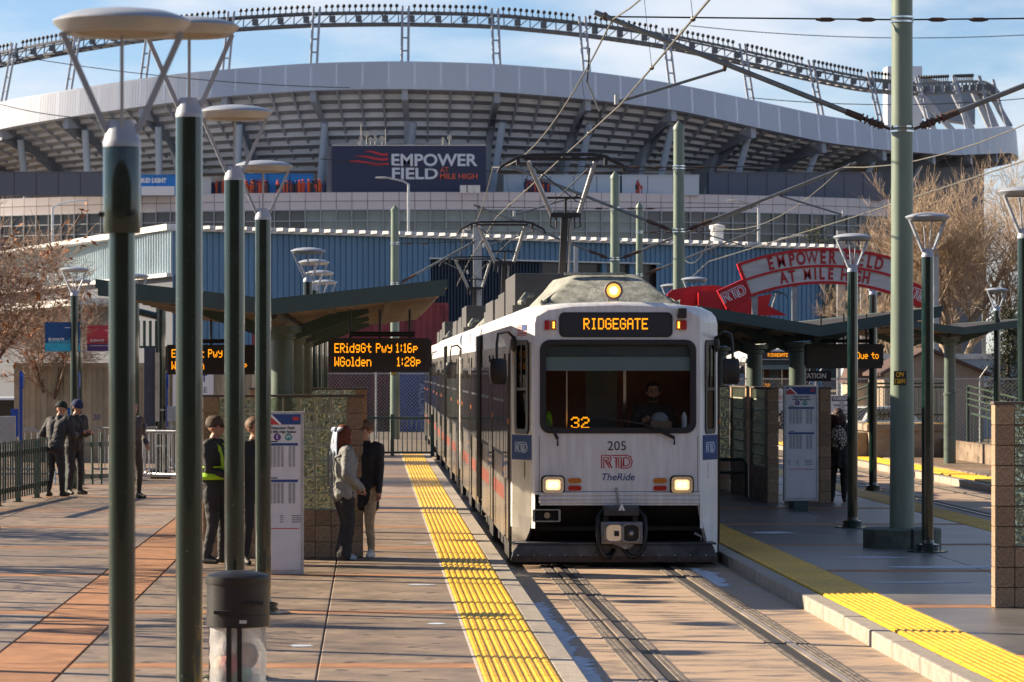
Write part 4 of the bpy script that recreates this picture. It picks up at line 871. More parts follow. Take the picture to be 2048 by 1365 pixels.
# bare steel columns in the yard behind
for (u, Y, v, wpx, lb) in [(955, 150, 455, 17, 'grey steel column standing in front of the dark doorway'), (1682, 130, 462, 16, 'grey steel column behind the middle of the red arch'), (1728, 130, 490, 14, 'shorter grey steel column behind the right half of the red arch'), (1872, 120, 465, 10, 'slim grey steel column in front of the bare right tree'), (1152, 140, 490, 8, 'thin grey post behind the pantograph pole'), (1968, 125, 515, 7, 'thin grey post right of the bare tree')]:
    x, y, z = at(u, v, Y); w_ = wpx*Y/F
    tg = M().box(-w_/2, w_/2, -w_/2, w_/2, -.3, z).build('steel_column', STEEL); tg.location = (x, y, 0); tag(tg, lb, 'column', 'steel columns behind the tracks')
def wire(nm, pts, r, m, lb, cat='wire', group=None, sag=0):
    o = []
    for i in range(len(pts)-1):
        a = Vector(pts[i]); b = Vector(pts[i+1]); n = 10 if sag else 1
        for k in range(n): f = k/n; p = a.lerp(b, f); p.z -= sag*4*f*(1-f); o.append(p)
    o.append(Vector(pts[-1])); g = M().tube(o, r, 6).build(nm, m); return tag(g, lb, cat, group)
WG = 'overhead wires of the light rail'
def catenary(xm, xc, zs, ys, lb1, lb2):
    mp_ = [(xm[i], ys[i], 7.09) for i in range(len(ys))]; cp_ = [(xc[i], ys[i], 5.95) for i in range(len(ys))]
    w1 = wire('messenger_wire', mp_, .012, WIRE, lb1, 'wire', WG, sag=.55); w2 = wire('contact_wire', cp_, .013, WIRE, lb2, 'wire', WG)
    for i in range(len(ys)-1):
        n = 6
        for k in range(1, n):
            f = k/n; a = Vector(mp_[i]).lerp(Vector(mp_[i+1]), f); a.z -= .55*4*f*(1-f); b = Vector(cp_[i]).lerp(Vector(cp_[i+1]), f)
            d = M().tube([a, b], .004, 4); d.ball(b, .03, 6, 4); d.build('dropper', WIRED, w1)
    a = Vector(mp_[1]).lerp(Vector(mp_[2]), .12); b = Vector(cp_[1]).lerp(Vector(cp_[2]), .1); M().tube([a, a+Vector((-.03, .1, -.5)), b+Vector((-.02, -.1, .15)), b], .012, 6).build('jumper_cable', WIRED, w1)
catenary([3.1, 3.25, 2.85, 3.1, 3.6], [3.1, 3.36, 2.95, 3.25, 3.7], 0, [12, 45, 78, 111, 144], 'upper wire above the near track, held by the raised arms', 'contact wire above the near track, touching the pantographs')
catenary([11.3, 11.3, 11.0, 11.4, 13.5], [11.2, 11.1, 11.3, 11.2, 13.4], 0, [12, 45, 78, 111, 144], 'upper wire above the far track, descending from the right edge', 'contact wire above the far track, right of the red arch')
for i, (p0, p1, lb) in enumerate([(at(-60, 96, 250), at(700, 176, 250), 'thin power line crossing the left of the stadium'), (at(-60, 190, 240), at(260, 236, 240), 'lower thin power line in front of the left stadium wall'), (at(1380, 52, 240), at(2120, 66, 240), 'thin power line in the sky at upper right'), (at(1500, 196, 240), at(2120, 190, 240), 'thin power line in front of the right stadium rim'), (at(640, 318, 230), at(1420, 336, 230), 'thin power line in front of the big stadium sign')]):
    wire('power_line', [p0, p1], .03, WIRED, lb, 'power line', 'thin power lines in the distance', sag=.6)
# ------------------------------------------------------------------ people
SKIN = mat('skin', (.46, .25, .17), .55, var=.06); EYE = mat('eye_dark', (.02, .015, .012), .3, var=0); LIP = mat('lip', (.35, .12, .10), .5, var=0)
def capsule(m, p, q, r0, r1, n=14):
    p = Vector(p); q = Vector(q); d = (q-p); L_ = d.length; d.normalize() if L_ > 0 else None
    pts = []; rs = []
    for a in (-80, -50, -20): pts.append(p+d*(r0*math.sin(R(a)))); rs.append(r0*math.cos(R(a)))
    pts += [p, q]; rs += [r0, r1]
    for a in (20, 50, 80): pts.append(q+d*(r1*math.sin(R(a)))); rs.append(r1*math.cos(R(a)))
    m.tube(pts, rs, n)
def ik(a, b, l1, l2, bend):
    a = Vector(a); b = Vector(b); d = b-a; L_ = min(d.length, (l1+l2)*.999); u = d.normalized(); x = (l1*l1-l2*l2+L_*L_)/(2*L_); h = math.sqrt(max(0, l1*l1-x*x))
    n = Vector(bend); n = (n-u*n.dot(u)).normalized(); return a+u*x+n*h, a+u*L_
def person(lb, loc, rz, H=1.75, top=((.05, .05, .055), .7), legs=((.03, .03, .035), .7), shoe=((.02, .02, .02), .6), lean=0, hands=None, feet=None, coat=0, female=False, hair=None, hat=None, head_turn=0, skin=SKIN,
           bulk=1.0, flare=0, sit=False, name='person', extra=None, head_pitch=0, roll=0, group=None):
    """faces -Y at rz=0"""
    t = thing(name, lb, 'person', loc, rz, group)
    s = H/1.75; hipz = .92*s if not sit else .5; fw = -1
    hip = Vector((0, 0, hipz)); up = Vector((math.sin(R(roll)), -math.sin(R(lean)), math.cos(R(lean)))).normalized()
    chest = hip+up*.36*s; neck = hip+up*.54*s; headc = neck+up*.155*s+Vector((0, -.02, 0))
    sw = (.17 if female else .19)*s*min(bulk, 1.12); hw_ = .095*s
    bm_top = mat('cloth_%d_%d_%d' % tuple(int(c*999) for c in top[0]), top[0], top[1], var=.22, nscale=7, bump=.9, bscale=14)
    bm_leg = mat('cloth_%d_%d_%d' % tuple(int(c*999) for c in legs[0]), legs[0], legs[1], var=.22, nscale=7, bump=.8, bscale=12)
    bm_sh = mat('shoe_%d_%d_%d' % tuple(int(c*999) for c in shoe[0]), shoe[0], shoe[1], var=.1)
    ms = [skin, bm_top, bm_leg, bm_sh]; caps = []
    def C(p, q, r0, r1, k): caps.append((Vector(p), Vector(q), r0, r1, k))
    w_ = bulk*s
    for sx in (-1, 1):
        C(hip+Vector((sx*.06*s, .01, -.02)), hip+up*.16*s+Vector((sx*.05*s, 0, 0)), .125*w_, .115*w_, 1 if coat else 2)
        C(hip+up*.14*s+Vector((sx*.055*s, 0, 0)), chest+Vector((sx*.08*s, 0, 0)), .118*w_, .13*w_, 1)
        C(chest+Vector((sx*.085*s, 0, 0)), neck+Vector((sx*(sw-.06*s), 0, -.06*s)), .125*w_, .085*w_, 1)
        if female: C(chest+Vector((sx*.075, -.07, .0)), chest+Vector((sx*.07, -.05, -.04)), .085*w_, .08*w_, 1)
    C(neck+Vector((0, .01, -.05)), neck+Vector((0, -.01, .05*s)), .068*s, .055*s, 0); C(neck+Vector((0, 0, -.06)), neck+Vector((0, 0, -.01)), .10*w_, .075*s, 1)
    hm = Matrix.Rotation(R(head_turn), 3, 'Z') @ Matrix.Rotation(R(head_pitch), 3, 'X')
    def hp(x, y, z): return headc+hm @ Vector((x, y, z))*s
    C(hp(0, .012, .03), hp(0, .0, .045), .088*s, .086*s, 0); C(hp(0, -.035, -.03), hp(0, -.05, -.065), .066*s, .042*s, 0); C(hp(0, -.085, .015), hp(0, -.10, -.018), .013*s, .017*s, 0)
    for sx in (-1, 1): C(hp(sx*.085, .01, .02), hp(sx*.088, .012, -.02), .014*s, .011*s, 0)
    fpos = feet or [(-.11, .02), (.11, -.04)]
    for i, sx in enumerate((-1, 1)):
        fx, fy = fpos[i]; ank = Vector((fx*s, fy, .085*s)); hj = hip+Vector((sx*hw_, 0, -.04))
        if sit: kn = hj+Vector((0, -.42*s, .02)); ank = kn+Vector((0, -.05, -.40))
        else: kn, ank = ik(hj, ank, .405*s, .40*s, (0, -1, 0))
        C(hj, kn, .098*w_, .064*w_, 2); C(kn, ank+Vector((0, 0, .02 if not flare else -.02)), .062*w_, (.046+flare)*w_, 2)
        fd = Vector((sx*.25, -1, 0)).normalized(); C(ank+Vector((0, .03, -.045*s)), ank+fd*.15*s+Vector((0, 0, -.05*s)), .04*s, .033*s, 3); C(ank+fd*.04*s+Vector((0, 0, -.02)), ank+fd*.1*s+Vector((0, 0, -.04)), .04*s, .036*s, 3)
    if coat:
        for a in range(8):
            th = R(45*a); C(hip+Vector((.10*math.cos(th)*w_, .07*math.sin(th)*w_, .05)), hip+Vector((.125*math.cos(th)*w_, .085*math.sin(th)*w_, -coat)), .065*w_, .06*w_, 1)
    hands = hands or [(-.27, -.02, .84), (.27, -.02, .84)]; hinfo = []
    for i, sx in enumerate((-1, 1)):
        sh = neck+Vector((sx*sw, 0, -.055*s)); hd = Vector(hands[i]); hd = Vector((hd.x*s, hd.y*s, hd.z*s))
        el, hd = ik(sh, hd, .29*s, .27*s, (sx*.5, 1, -.35))
        C(sh, el, .068*w_, .052*w_, 1); C(el, hd, .052*w_, .041*w_, 1); d = (hd-el).normalized(); C(hd-d*.02, hd+d*.055*s, .026*s, .034*s, 0); hinfo.append((hd+d*.03*s, d, sx))
    m = M()
    for p, q, r0, r1, k in caps: capsule(m, p, q, r0, r1)
    me = bpy.data.meshes.new('body'); me.from_pydata(m.v, [], m.f); o = bpy.data.objects.new('body', me); COL.objects.link(o)
    rm = o.modifiers.new('r', 'REMESH'); rm.mode = 'VOXEL'; rm.voxel_size = .013; sm = o.modifiers.new('s', 'SMOOTH'); sm.factor = .5; sm.iterations = 3
    bpy.context.view_layer.update(); dg = bpy.context.evaluated_depsgraph_get(); me2 = bpy.data.meshes.new_from_object(o.evaluated_get(dg)); bpy.data.objects.remove(o); bpy.data.meshes.remove(me)
    nv = len(me2.vertices); co = np.empty(nv*3); me2.vertices.foreach_get('co', co); co = co.reshape(-1, 3); npoly = len(me2.polygons)
    def near(P):
        best = np.full(len(P), 9.); idx = np.zeros(len(P), int)
        for p, q, r0, r1, k in caps:
            a = np.array(p); b = np.array(q)-a; f = np.clip(((P-a)@b)/max(b@b, 1e-9), 0, 1); d = np.linalg.norm(P-a-f[:, None]*b, axis=1)-(r0+(r1-r0)*f)
            z = d < best; best[z] = d[z]; idx[z] = k
        return idx
    vi = near(co)
    for i in range(nv):                                    # folds in the clothes
        if vi[i] in (1, 2):
            x, y, z = co[i]; k = mnoise.noise((x*11+loc[0], y*11, z*15))*.008+mnoise.noise((x*28, y*28, z*34))*.004
            nrm = me2.vertices[i].normal; co[i] += np.array(nrm)*k
    bverts = [tuple(c) for c in co]; bf = [tuple(p.vertices) for p in me2.polygons]
    fi = near(np.array([co[list(f)].mean(0) for f in bf])); bpy.data.meshes.remove(me2)
    M2 = M(); M2.v = bverts; M2.f = bf; mi = list(fi)
    for c, d, sx in hinfo:                                  # fingers: unequal, bent, rooted in the palm
        side = d.cross(Vector((0, 1, 0))); side = side.normalized() if side.length > .1 else Vector((1, 0, 0)); nr = d.cross(side); cu = nr if nr.dot(Vector((-sx, -.3, 0))) > 0 else -nr
        for k, L_ in enumerate((.062, .07, .066, .05)):
            b = c+side*(k-1.5)*.017*s; p1 = b+d*(.045+L_*.4)*s+cu*.006; p2 = p1+d*L_*.3*s+cu*L_*.28*s; p3 = p2+d*L_*.08*s+cu*L_*.3*s; n0 = len(M2.f); M2.tube([b, p1, p2, p3], [.0095*s, .0092*s, .0085*s, .007*s], 6); mi += [0]*(len(M2.f)-n0)
        n0 = len(M2.f); tb_ = c-side*.03*s; M2.tube([tb_+side*.01, tb_-side*.014*s+d*.03*s+cu*.012, tb_-side*.012*s+d*.055*s+cu*.026], [.012*s, .0105*s, .008*s], 6); mi += [0]*(len(M2.f)-n0)
    for sx in (-1, 1):
        n0 = len(M2.f); M2.ball(hp(sx*.032, -.083, .022), (.010*s, .008*s, .006*s), 8, 6); mi += [4]*(len(M2.f)-n0)
        n0 = len(M2.f); M2.tube([hp(sx*.018, -.090, .042), hp(sx*.048, -.078, .044)], .005*s, 5); mi += [4]*(len(M2.f)-n0)
    n0 = len(M2.f); M2.tube([hp(-.022, -.088, -.050), hp(0, -.096, -.050), hp(.022, -.088, -.050)], .006*s, 6); mi += [5]*(len(M2.f)-n0)
    me = bpy.data.meshes.new('body'); me.from_pydata(M2.v, [], M2.f)
    for mm in ms+[EYE, LIP]: me.materials.append(mm)
    me.polygons.foreach_set('material_index', [int(x) for x in mi]); me.polygons.foreach_set('use_smooth', [True]*len(M2.f)); me.update(); link(bpy.data.objects.new('body', me), t)
    if hair:
        col, kind = hair; hmatl = mat('hair_%d_%d' % (int(col[0]*999), int(col[1]*999)), col, .55, var=.3, nscale=40, bump=.8, bscale=60)
        g = M(); g.ball((0, 0, 0), 1, 22, 16); vs = []
        for x, y, z in g.v:
            curl = {'curly': .10, 'mop': .07, 'short': .02, 'long': .04}[kind]; k = 1+curl*mnoise.noise((x*5+loc[0], y*5, z*5))+curl*.6*mnoise.noise((x*12, y*12, z*12))
            px, py, pz = x*.101*k, y*.106*k+.018, z*.098*k+.052
            lim = {'curly': .035, 'mop': .025, 'short': .055, 'long': .03}[kind]
            if py < -.045 and pz < lim+.02: py = -.045+(py+.045)*.15
            if pz < 0: px *= .92 if kind != 'long' else 1.02
            if kind == 'short' and pz < .01: px *= .8; py = min(py, .07); pz = max(pz, -.02)
            vs.append(hp(px, py, pz))
        g.v = [tuple(v) for v in vs]
        if kind == 'long':
            for a in range(-4, 5): th = R(90+a*24); g.tube([hp(.095*math.cos(th), .02+.09*math.sin(th), .03), hp(.11*math.cos(th), .03+.10*math.sin(th), -.08), hp(.10*math.cos(th), .03+.10*math.sin(th), -.19)], [.04*s, .045*s, .02*s], 8)
        g.build('hair', hmatl, t, smooth=True)
    if hat:
        col, kind = hat; hmatl = mat('hat_%d_%d' % (int(col[0]*999), int(col[2]*999)), col, .85, var=.15, nscale=60, bump=.6, bscale=90)
        g = M(); prof = [(.104, .028), (.108, .04), (.106, .075), (.092, .12), (.05, .152), (0, .16)] if kind == 'beanie' else [(.102, .035), (.103, .06), (.094, .11), (.06, .143), (0, .15)]
        g.lathe(prof, 24, cap=False)
        if kind == 'beanie': g.lathe([(.105, .022), (.113, .024), (.113, .06), (.106, .063)], 24)
        g.v = [tuple(hp(x, y*1.06+.012, z)) for x, y, z in g.v]; g.build(kind, hmatl, t, smooth=True)
        if kind == 'cap':
            g = M(); top_ = [(math.sin(R(a))*.085, -.07-.12*math.cos(R(a)), .045-.012*math.cos(R(a))) for a in range(-80, 81, 20)]; n = len(top_); g.add(top_+[(x, y, z-.008) for x, y, z in top_], [tuple(range(n)), tuple(range(n, 2*n))[::-1]]+[(i, i+1, i+1+n, i+n) for i in range(n-1)])
            g.v = [tuple(hp(*p)) for p in g.v]; g.build('peak', hmatl, t)
    return t, dict(hp=hp, hip=hip, chest=chest, neck=neck, s=s, up=up, sw=sw)
BLK = ((.04, .04, .045), .75)
# woman with the bow: seen from behind-right, facing right
pw, W = person('red haired woman in a grey cable knit sweater with a pale blue hair bow', (-.34, 42.0, 0), R(108), 1.69, top=((.30, .31, .31), .9), legs=((.03, .03, .036), .8), shoe=((.42, .50, .60), .6), female=True, flare=.035, bulk=1.27,
           hands=[(-.22, -.16, .96), (.20, -.22, .92)], feet=[(-.09, .03), (.10, -.02)], hair=((.22, .05, .018), 'long'), coat=.06, head_turn=14)
BOW = mat('pale_blue_ribbon', (.27, .34, .46), .6, var=.08, bump=.3, bscale=20); hp = W['hp']; g = M()
for sx in (-1, 1):
    k0 = len(g.v); g.ball((0, 0, 0), (.075, .022, .036), 14, 10); g.v[k0:] = [tuple(hp(sx*(.068+x), .125+y-.25*abs(x*x)*4, .085+z*(.55+abs(sx*x+.07)*5.)-sx*x*.25)) for x, y, z in g.v[k0:]]
    ts = [(sx*.01, .14, .07), (sx*.03, .165, -.08), (sx*.04, .17, -.2), (sx*.045, .175, -.32), (sx*.06, .185, -.44)]
    for (x0, y0, z0), (x1, y1, z1) in zip(ts, ts[1:]): g.bar(hp(x0, y0, z0), hp(x1, y1, z1), .075, .012, hp(0, 1, 0)-hp(0, 0, 0))
g.ball(hp(0, .145, .08), (.026, .026, .03), 8, 6); b_ = g.build('hair_bow', BOW, pw, smooth=True)
g = M()
for i, x in enumerate((-.12, -.04, .04, .12)):
    pts = [Vector((x*1.0+.012*math.sin(z*40), .175-.25*abs(x)+.02*(1-abs(z-1.15)), z)) for z in np.arange(.93, 1.38, .02)]; g.tube(pts, .011, 6)
for x, y in ((.215, .02), (.20, -.06)):
    pts = [Vector((x+.01*math.sin(z*38), y, z)) for z in np.arange(1.0, 1.36, .02)]; g.tube(pts, .010, 6)
g.build('cable_knit', mat('cloth_300_310_310', (.30, .31, .31), .9), pw, smooth=True)
bag = thing('shoulder_bag', 'red and cream shoulder bag on the hip of the woman with a bow', 'bag', (-.34, 42.0, 0), R(108))
M().box(.245, .315, -.26, .02, .84, .95).build('bag_body', mat('cream_leather', (.62, .50, .34), .5, var=.08), bag, bevel=.012); M().box(.318, .325, -.255, .015, .90, .985).build('bag_flap', mat('wine_leather', (.22, .02, .03), .4, var=.1), bag, bevel=.003)
M().lathe([(.026, .326), (.026, .334)], 16, (0, -.12, .905), ax=0).build('clasp', mat('brass', (.6, .4, .12), .3, metal=1), bag); M().tube([(.28, .01, .96), (.20, .08, 1.2), (.08, .08, 1.44), (-.05, .0, 1.47), (.10, -.10, 1.40), (.26, -.2, 1.15), (.285, -.25, .96)], .009, 6).build('strap', mat('tan_leather', (.30, .15, .07), .5), bag)
# young man in glasses beside her
pb, W = person('young man with glasses, black coat and beige trousers beside the woman with a bow', (-.06, 42.6, 0), R(-32), 1.74, top=((.018, .018, .022), .7), legs=((.45, .34, .22), .85), shoe=((.6, .58, .55), .6), coat=.26, bulk=1.05, hair=((.17, .09, .045), 'mop'), head_turn=-8, hands=[(-.25, -.05, .86), (.25, -.08, .84)])
hp = W['hp']; g = M()
for sx in (-1, 1): g.tube([hp(sx*.033+.027*math.cos(R(a)), -.098, .02+.022*math.sin(R(a))) for a in range(0, 361, 30)], .003, 5); g.tube([hp(sx*.06, -.095, .025), hp(sx*.088, .0, .028)], .003, 5)
g.tube([hp(-.007, -.1, .024), hp(.007, -.1, .024)], .003, 5); g.build('glasses', BLACK, pb)
# man behind the lamp
person('curly haired man in a dark jacket, half hidden between the third and fourth green lamps', (-1.43, 41.0, 0), R(35), 1.80, top=((.015, .016, .02), .75), legs=((.02, .02, .024), .8), hair=((.16, .085, .045), 'curly'), coat=.05, head_turn=10)
# guard with hi-vis
pg, W = person('guard in a brown cap and black uniform with lime reflective straps, facing right', (-1.93, 41.3, 0), R(72), 1.81, top=((.04, .04, .044), .7), legs=((.045, .045, .05), .75), hat=((.12, .085, .065), 'cap'), hair=((.04, .03, .02), 'short'), bulk=1.15, hands=[(-.12, -.26, 1.05), (.16, -.28, 1.06)], feet=[(-.12, .05), (.12, -.06)])
LIME = mat('lime_reflective', (.42, .75, .02), .5, var=.05); g = M(); c = W['chest']
for z, r_, h in ((1.08, .20, .085), (1.19, .205, .03)):
    n = 24; g.tube([Vector((1.17*r_*math.cos(R(15*a))*1.08, .86*r_*math.sin(R(15*a)), z)) for a in range(n+1)], h*.55, 6, cap=False)
for sx in (-1, 1): g.tube([(sx*.10, .165, 1.06), (sx*.12, .165, 1.25), (sx*.12, .12, 1.43), (sx*.12, .0, 1.505), (sx*.12, -.11, 1.43), (sx*.11, -.155, 1.25), (sx*.1, -.17, 1.06)], .03, 6)
g.build('reflective_straps', LIME, pg, smooth=True); gd = M(); gd.ball((.285, .01, 1.31), (.012, .045, .06), 10, 8); gd.build('shoulder_patch', mat('patch', (.35, .36, .42), .7, var=.3, nscale=40), pg); gd = M().box(.17, .25, -.06, .05, .72, .92).build('holster', BLACK, pg, bevel=.015)
g = M(); hp = W['hp']
for sx in (-1, 1): g.ball(hp(sx*.034, -.092, .022), (.026, .012, .018), 8, 6)
g.build('sunglasses', BLACK, pg)
# two guards at the fence
p1, W = person('guard in a dark green beanie leaning on the picket fence with his elbow', (-5.93, 62.9, 0), R(150), 1.80, top=BLK, legs=((.04, .043, .055), .8), lean=16, hat=((.012, .028, .024), 'beanie'), coat=.04, bulk=1.12, hands=[(-.20, -.42, 1.12), (.24, -.30, 1.08)], feet=[(-.10, -.10), (.10, .06)], head_pitch=18, group=None)
p2, W = person('guard in a navy blue beanie looking down at a phone by the picket fence', (-5.66, 63.9, 0), R(48), 1.80, top=((.045, .045, .05), .75), legs=((.042, .042, .05), .8), hat=((.02, .03, .10), 'beanie'), lean=6, coat=.04, bulk=1.1, hands=[(-.10, -.34, 1.16), (.10, -.34, 1.15)], head_pitch=22)
ph = M().box(-.04, .04, -.008, .0, -.07, .07).build('phone', BLACK); ph.location = (-5.38, 63.58, 1.19); ph.rotation_euler = (R(-50), 0, R(48)); tag(ph, 'black phone held by the guard in the navy beanie', 'phone')
# officer behind the first lamp
p3, W = person('dark haired guard in a grey brown uniform, half hidden by the nearest green lamp', (-4.41, 62.0, 0), R(40), 1.80, top=((.10, .09, .085), .8), legs=((.06, .05, .045), .8), hair=((.02, .017, .015), 'short'), bulk=1.05, hands=[(-.2, -.2, 1.0), (.24, -.12, .98)]); k = M(); k.ball((.26, -.05, 1.33), (.02, .05, .06), 8, 6); k.build('shoulder_patch', mat('patch', (.35, .36, .42)), p3)
# woman with a backpack, seen from behind
p4, W = person('woman in a long black coat with a black and white patterned backpack, seen from behind', (8.42, 60.3, 0), R(172), 1.68, top=((.016, .015, .018), .8), legs=((.012, .012, .014), .8), female=True, coat=.22, bulk=1.14, hair=((.06, .02, .022), 'long'))
k = M(); k.ball((0, .21, 1.16), (.155, .09, .23), 18, 12); k.v = [(x*(1+.25*(1.16-z)), y, z) for x, y, z in k.v]
def patmat():
    m = bpy.data.materials.new('floral_print'); m.use_nodes = True; t = m.node_tree; N = t.nodes; p = N['Principled BSDF']; tcn = N.new('ShaderNodeTexCoord'); v = N.new('ShaderNodeTexVoronoi'); v.feature = 'DISTANCE_TO_EDGE'; v.inputs['Scale'].default_value = 22
    r = N.new('ShaderNodeValToRGB'); r.color_ramp.elements[0].position = .12; r.color_ramp.elements[0].color = (.012, .012, .014, 1); r.color_ramp.elements[1].position = .2; r.color_ramp.elements[1].color = (.55, .53, .46, 1)
    t.links.new(tcn.outputs['Object'], v.inputs['Vector']); t.links.new(v.outputs[0], r.inputs[0]); t.links.new(r.outputs[0], p.inputs['Base Color']); p.inputs['Roughness'].default_value = .8; return m
bp = tag(k.build('backpack', patmat(), None, smooth=True), 'black and white floral backpack on the back of the woman in the black coat', 'backpack'); bp.location = (8.42, 60.3, 0); bp.rotation_euler = (0, 0, R(172))
for sx in (-1, 1): M().tube([(sx*.10, .2, 1.33), (sx*.13, .12, 1.42), (sx*.13, .0, 1.46)], .018, 6).build('strap', BLACK, bp)
# driver
pd, W = person('bearded driver in a black shirt sitting behind the windscreen of the front light rail car', (CX+.54, CY+1.0, .88), 0, 1.78, top=((.03, .03, .034), .8), legs=BLK, hair=((.025, .02, .018), 'short'), sit=True, hands=[(-.16, -.34, .82), (.16, -.34, .82)], skin=mat('skin_light', (.50, .29, .21), .55, var=.05))
g = M(); hp = W['hp']; g.ball(hp(0, -.052, -.07), (.052, .045, .045), 12, 8); g.build('beard', mat('hair_25_20', (.025, .02, .018), .55), pd, smooth=True)
# ------------------------------------------------------------------ picket fence, barriers, poles at the left
def picket_fence(a, b, lb, step=.23, h=1.12):
    a = Vector(a); b = Vector(b); d = (b-a); L_ = d.length; rz = math.atan2(d.y, d.x); t = thing('picket_fence', lb, 'fence', a, rz, 'green picket fences')
    pm = M().box(-.024, .024, -.012, .012, .10, h).mesh('picket', G_RAIL, bevel=.003); n = int(L_/step)
    for i in range(n): inst(pm, 'picket', t, (step*(i+.5), 0, 0))
    for z in (.26, .90): M().box(0, L_, .0125, .05, z-.045, z+.045).build('rail', mat('fence_rail', (.13, .16, .14), .45), t)
    pm = M().box(-.05, .05, .052, .14, 0, h-.05).box(-.08, .08, .02, .18, .0, .015).mesh('post', G_RAIL)
    for i in range(int(L_/1.9)+1): inst(pm, 'post', t, (min(L_, 1.9*i+.05), 0, 0))
    bm_ = M().ball((0, .0, 0), (.02, .02, .02), 8, 6).mesh('bolt', STEEL)
    for i in range(0, n, 2): inst(bm_, 'bolt', t, (step*(i+.5), .055, .9))
    return t
picket_fence((-6.7, 54.6, 0), (-6.02, 63.2, 0), 'green picket fence at the left edge, with two guards leaning on it')
picket_fence((-5.95, 66.2, 0), (-5.2, 66.9, 0), 'short picket fence panel just right of the two guards')
picket_fence((-4.65, 74.5, 0), (-3.2, 75.5, 0), 'picket fence panel behind the ticket pole')
def barrier(x, y, rz, lb, w_=2.2):
    t = thing('crowd_barrier', lb, 'barrier', (x, y, 0), rz, 'steel crowd barriers')
    M().tube([(0, 0, .22), (0, 0, 1.02), (.08, 0, 1.10), (w_-.08, 0, 1.10), (w_, 0, 1.02), (w_, 0, .22), (w_-.08, 0, .2), (.08, 0, .2), (0, 0, .22)], .022, 8).build('frame', STEEL, t, smooth=True)
    pm = M().tube([(0, 0, .2), (0, 0, 1.1)], .010, 6).mesh('bar', STEEL)
    for i in range(1, 16): inst(pm, 'bar', t, (w_*i/16, 0, 0))
    for x_ in (.2, w_-.2): M().tube([(x_, 0, .3), (x_, -.02, .25), (x_, -.28, .12), (x_, -.34, 0)], .02, 6).build('foot', STEEL, t, smooth=True)
    return t
b0 = barrier(-5.35, 68.6, R(8), 'steel crowd barrier between the guards and the nearest lamp')
dup(b0, (-4.75, 70.5, 0), R(-50), 'steel crowd barrier right of the nearest lamp'); dup(b0, (-8.6, 70, 0), R(5), 'steel crowd barrier behind the two guards'); dup(b0, (-9.5, 73.5, 0), R(0), 'farther steel crowd barrier in front of the beige container'); dup(b0, (-6.1, 73.5, 0), R(0), 'farther steel crowd barrier behind the picket panel')
t = thing('bike_rack', 'bent steel pipe end with a dark weight at the left edge', 'rail', (-5.62, 50.2, 0)); M().tube([(-.6, 0, .34), (-.1, 0, .33), (-.02, 0, .27), (.02, 0, .18), (.05, 0, 0)], .03, 8).build('pipe', STEEL, t, smooth=True); M().box(-.6, -.22, -.1, .1, .0, .14).build('weight', BLACK, t, bevel=.02)
# pole with side panel, box and cable
t = thing('information_pole', 'green pole with a tall dark side panel, grey box and square base', 'pole', (-4.58, 73.2, 0))
M().lathe([(.11, 0), (.11, 3.9)], 18).build('post', G_POST, t, smooth=True); M().box(-.22, .22, -.2, .2, 0, .2).build('base_box', G_POST, t, bevel=.02)
M().box(-.36, -.12, -.1, .1, 1.15, 2.85).build('side_panel', mat('panel_slate', (.06, .065, .09), .5), t); M().box(-.115, -.02, -.2, -.12, 1.25, 2.75).build('panel_edge', mat('panel_cream', (.5, .45, .36), .5), t)
M().box(.14, .36, -.12, .06, 1.25, 1.58).build('grey_box', mat('box_grey', (.42, .43, .45), .5), t, bevel=.01); M().tube([(.24, 0, 1.25), (.2, 0, .9), (.15, 0, .5), (.4, 0, .1), (.7, 0, .03)], .03, 8).build('conduit', STEEL, t)
for z in (1.0, .72, 1.5): M().lathe([(.115, z-.02), (.12, z-.02), (.12, z+.02), (.115, z+.02)], 18).build('band', STEEL, t)
M().tube([(-.8, 0, 3.72), (-.1, 0, 3.55), (.0, 0, 3.5)], .08, 8).build('arm', G_POST, t)
lm = M().box(-.03, .03, -.02, .02, 2.9, 3.45).mesh('louvre', G_RAIL)
for i in range(5): inst(lm, 'louvre', t, (-.62+.13*i, .0, 0))
M().box(-.7, .0, -.03, .03, 2.85, 2.9).build('louvre_sill', G_RAIL, t)
BLUEP = mat('sign_blue', (.01, .06, .35), .4)
for (u, Y, vt, lb) in [(42, 66, 742, 'blue flag sign post at the left edge, behind the fence'), (155, 68, 742, 'blue flag sign post beside the banner lamps'), (333, 76, 745, 'blue flag sign post behind the grey box')]:
    x, y, z = at(u, vt, Y); t = thing('blue_sign_post', lb, 'sign', (x, y, 0), 0, 'blue sign posts'); M().box(-.03, .03, -.03, .03, 0, z).build('post', BLUEP, t); M().lathe([(.15, -.02), (.15, .02)], 20, (.03, 0, z-.2), ax=0).build('sign_disc', BLUEP, t); M().box(-.2, -.05, -.03, .05, z-1.3, z-.75).build('leaflet_box', BLUEP, t)
x, y, z = at(8, 803, 60); tg = M().box(-.2, .2, -.1, .1, 1.1, 1.55).box(-.03, .03, -.03, .03, 0, 1.1).build('grey_cabinet', mat('box_grey', (.42, .43, .45))); tg.location = (x, y, 0); tag(tg, 'small grey cabinet on a post at the left edge, above the fence', 'cabinet')
# rail and pillars at the end of the platform
t = thing('pipe_railing', 'green pipe railing with close bars at the far end of the left platform', 'railing', (-.3, 92, 0))
for z in (.1, 1.05): M().tube([(-.3, 0, z), (2.0, 0, z)], .03, 8).build('rail', G_RAIL, t)
pm = M().tube([(0, 0, .1), (0, 0, 1.05)], .013, 6).mesh('bar', G_RAIL)
for i in range(18): inst(pm, 'bar', t, (-.25+.13*i, 0, 0))
for x in (-.3, .9, 2.0): M().box(x-.05, x+.05, -.05, .05, -.02, 1.15).build('post', G_RAIL, t)
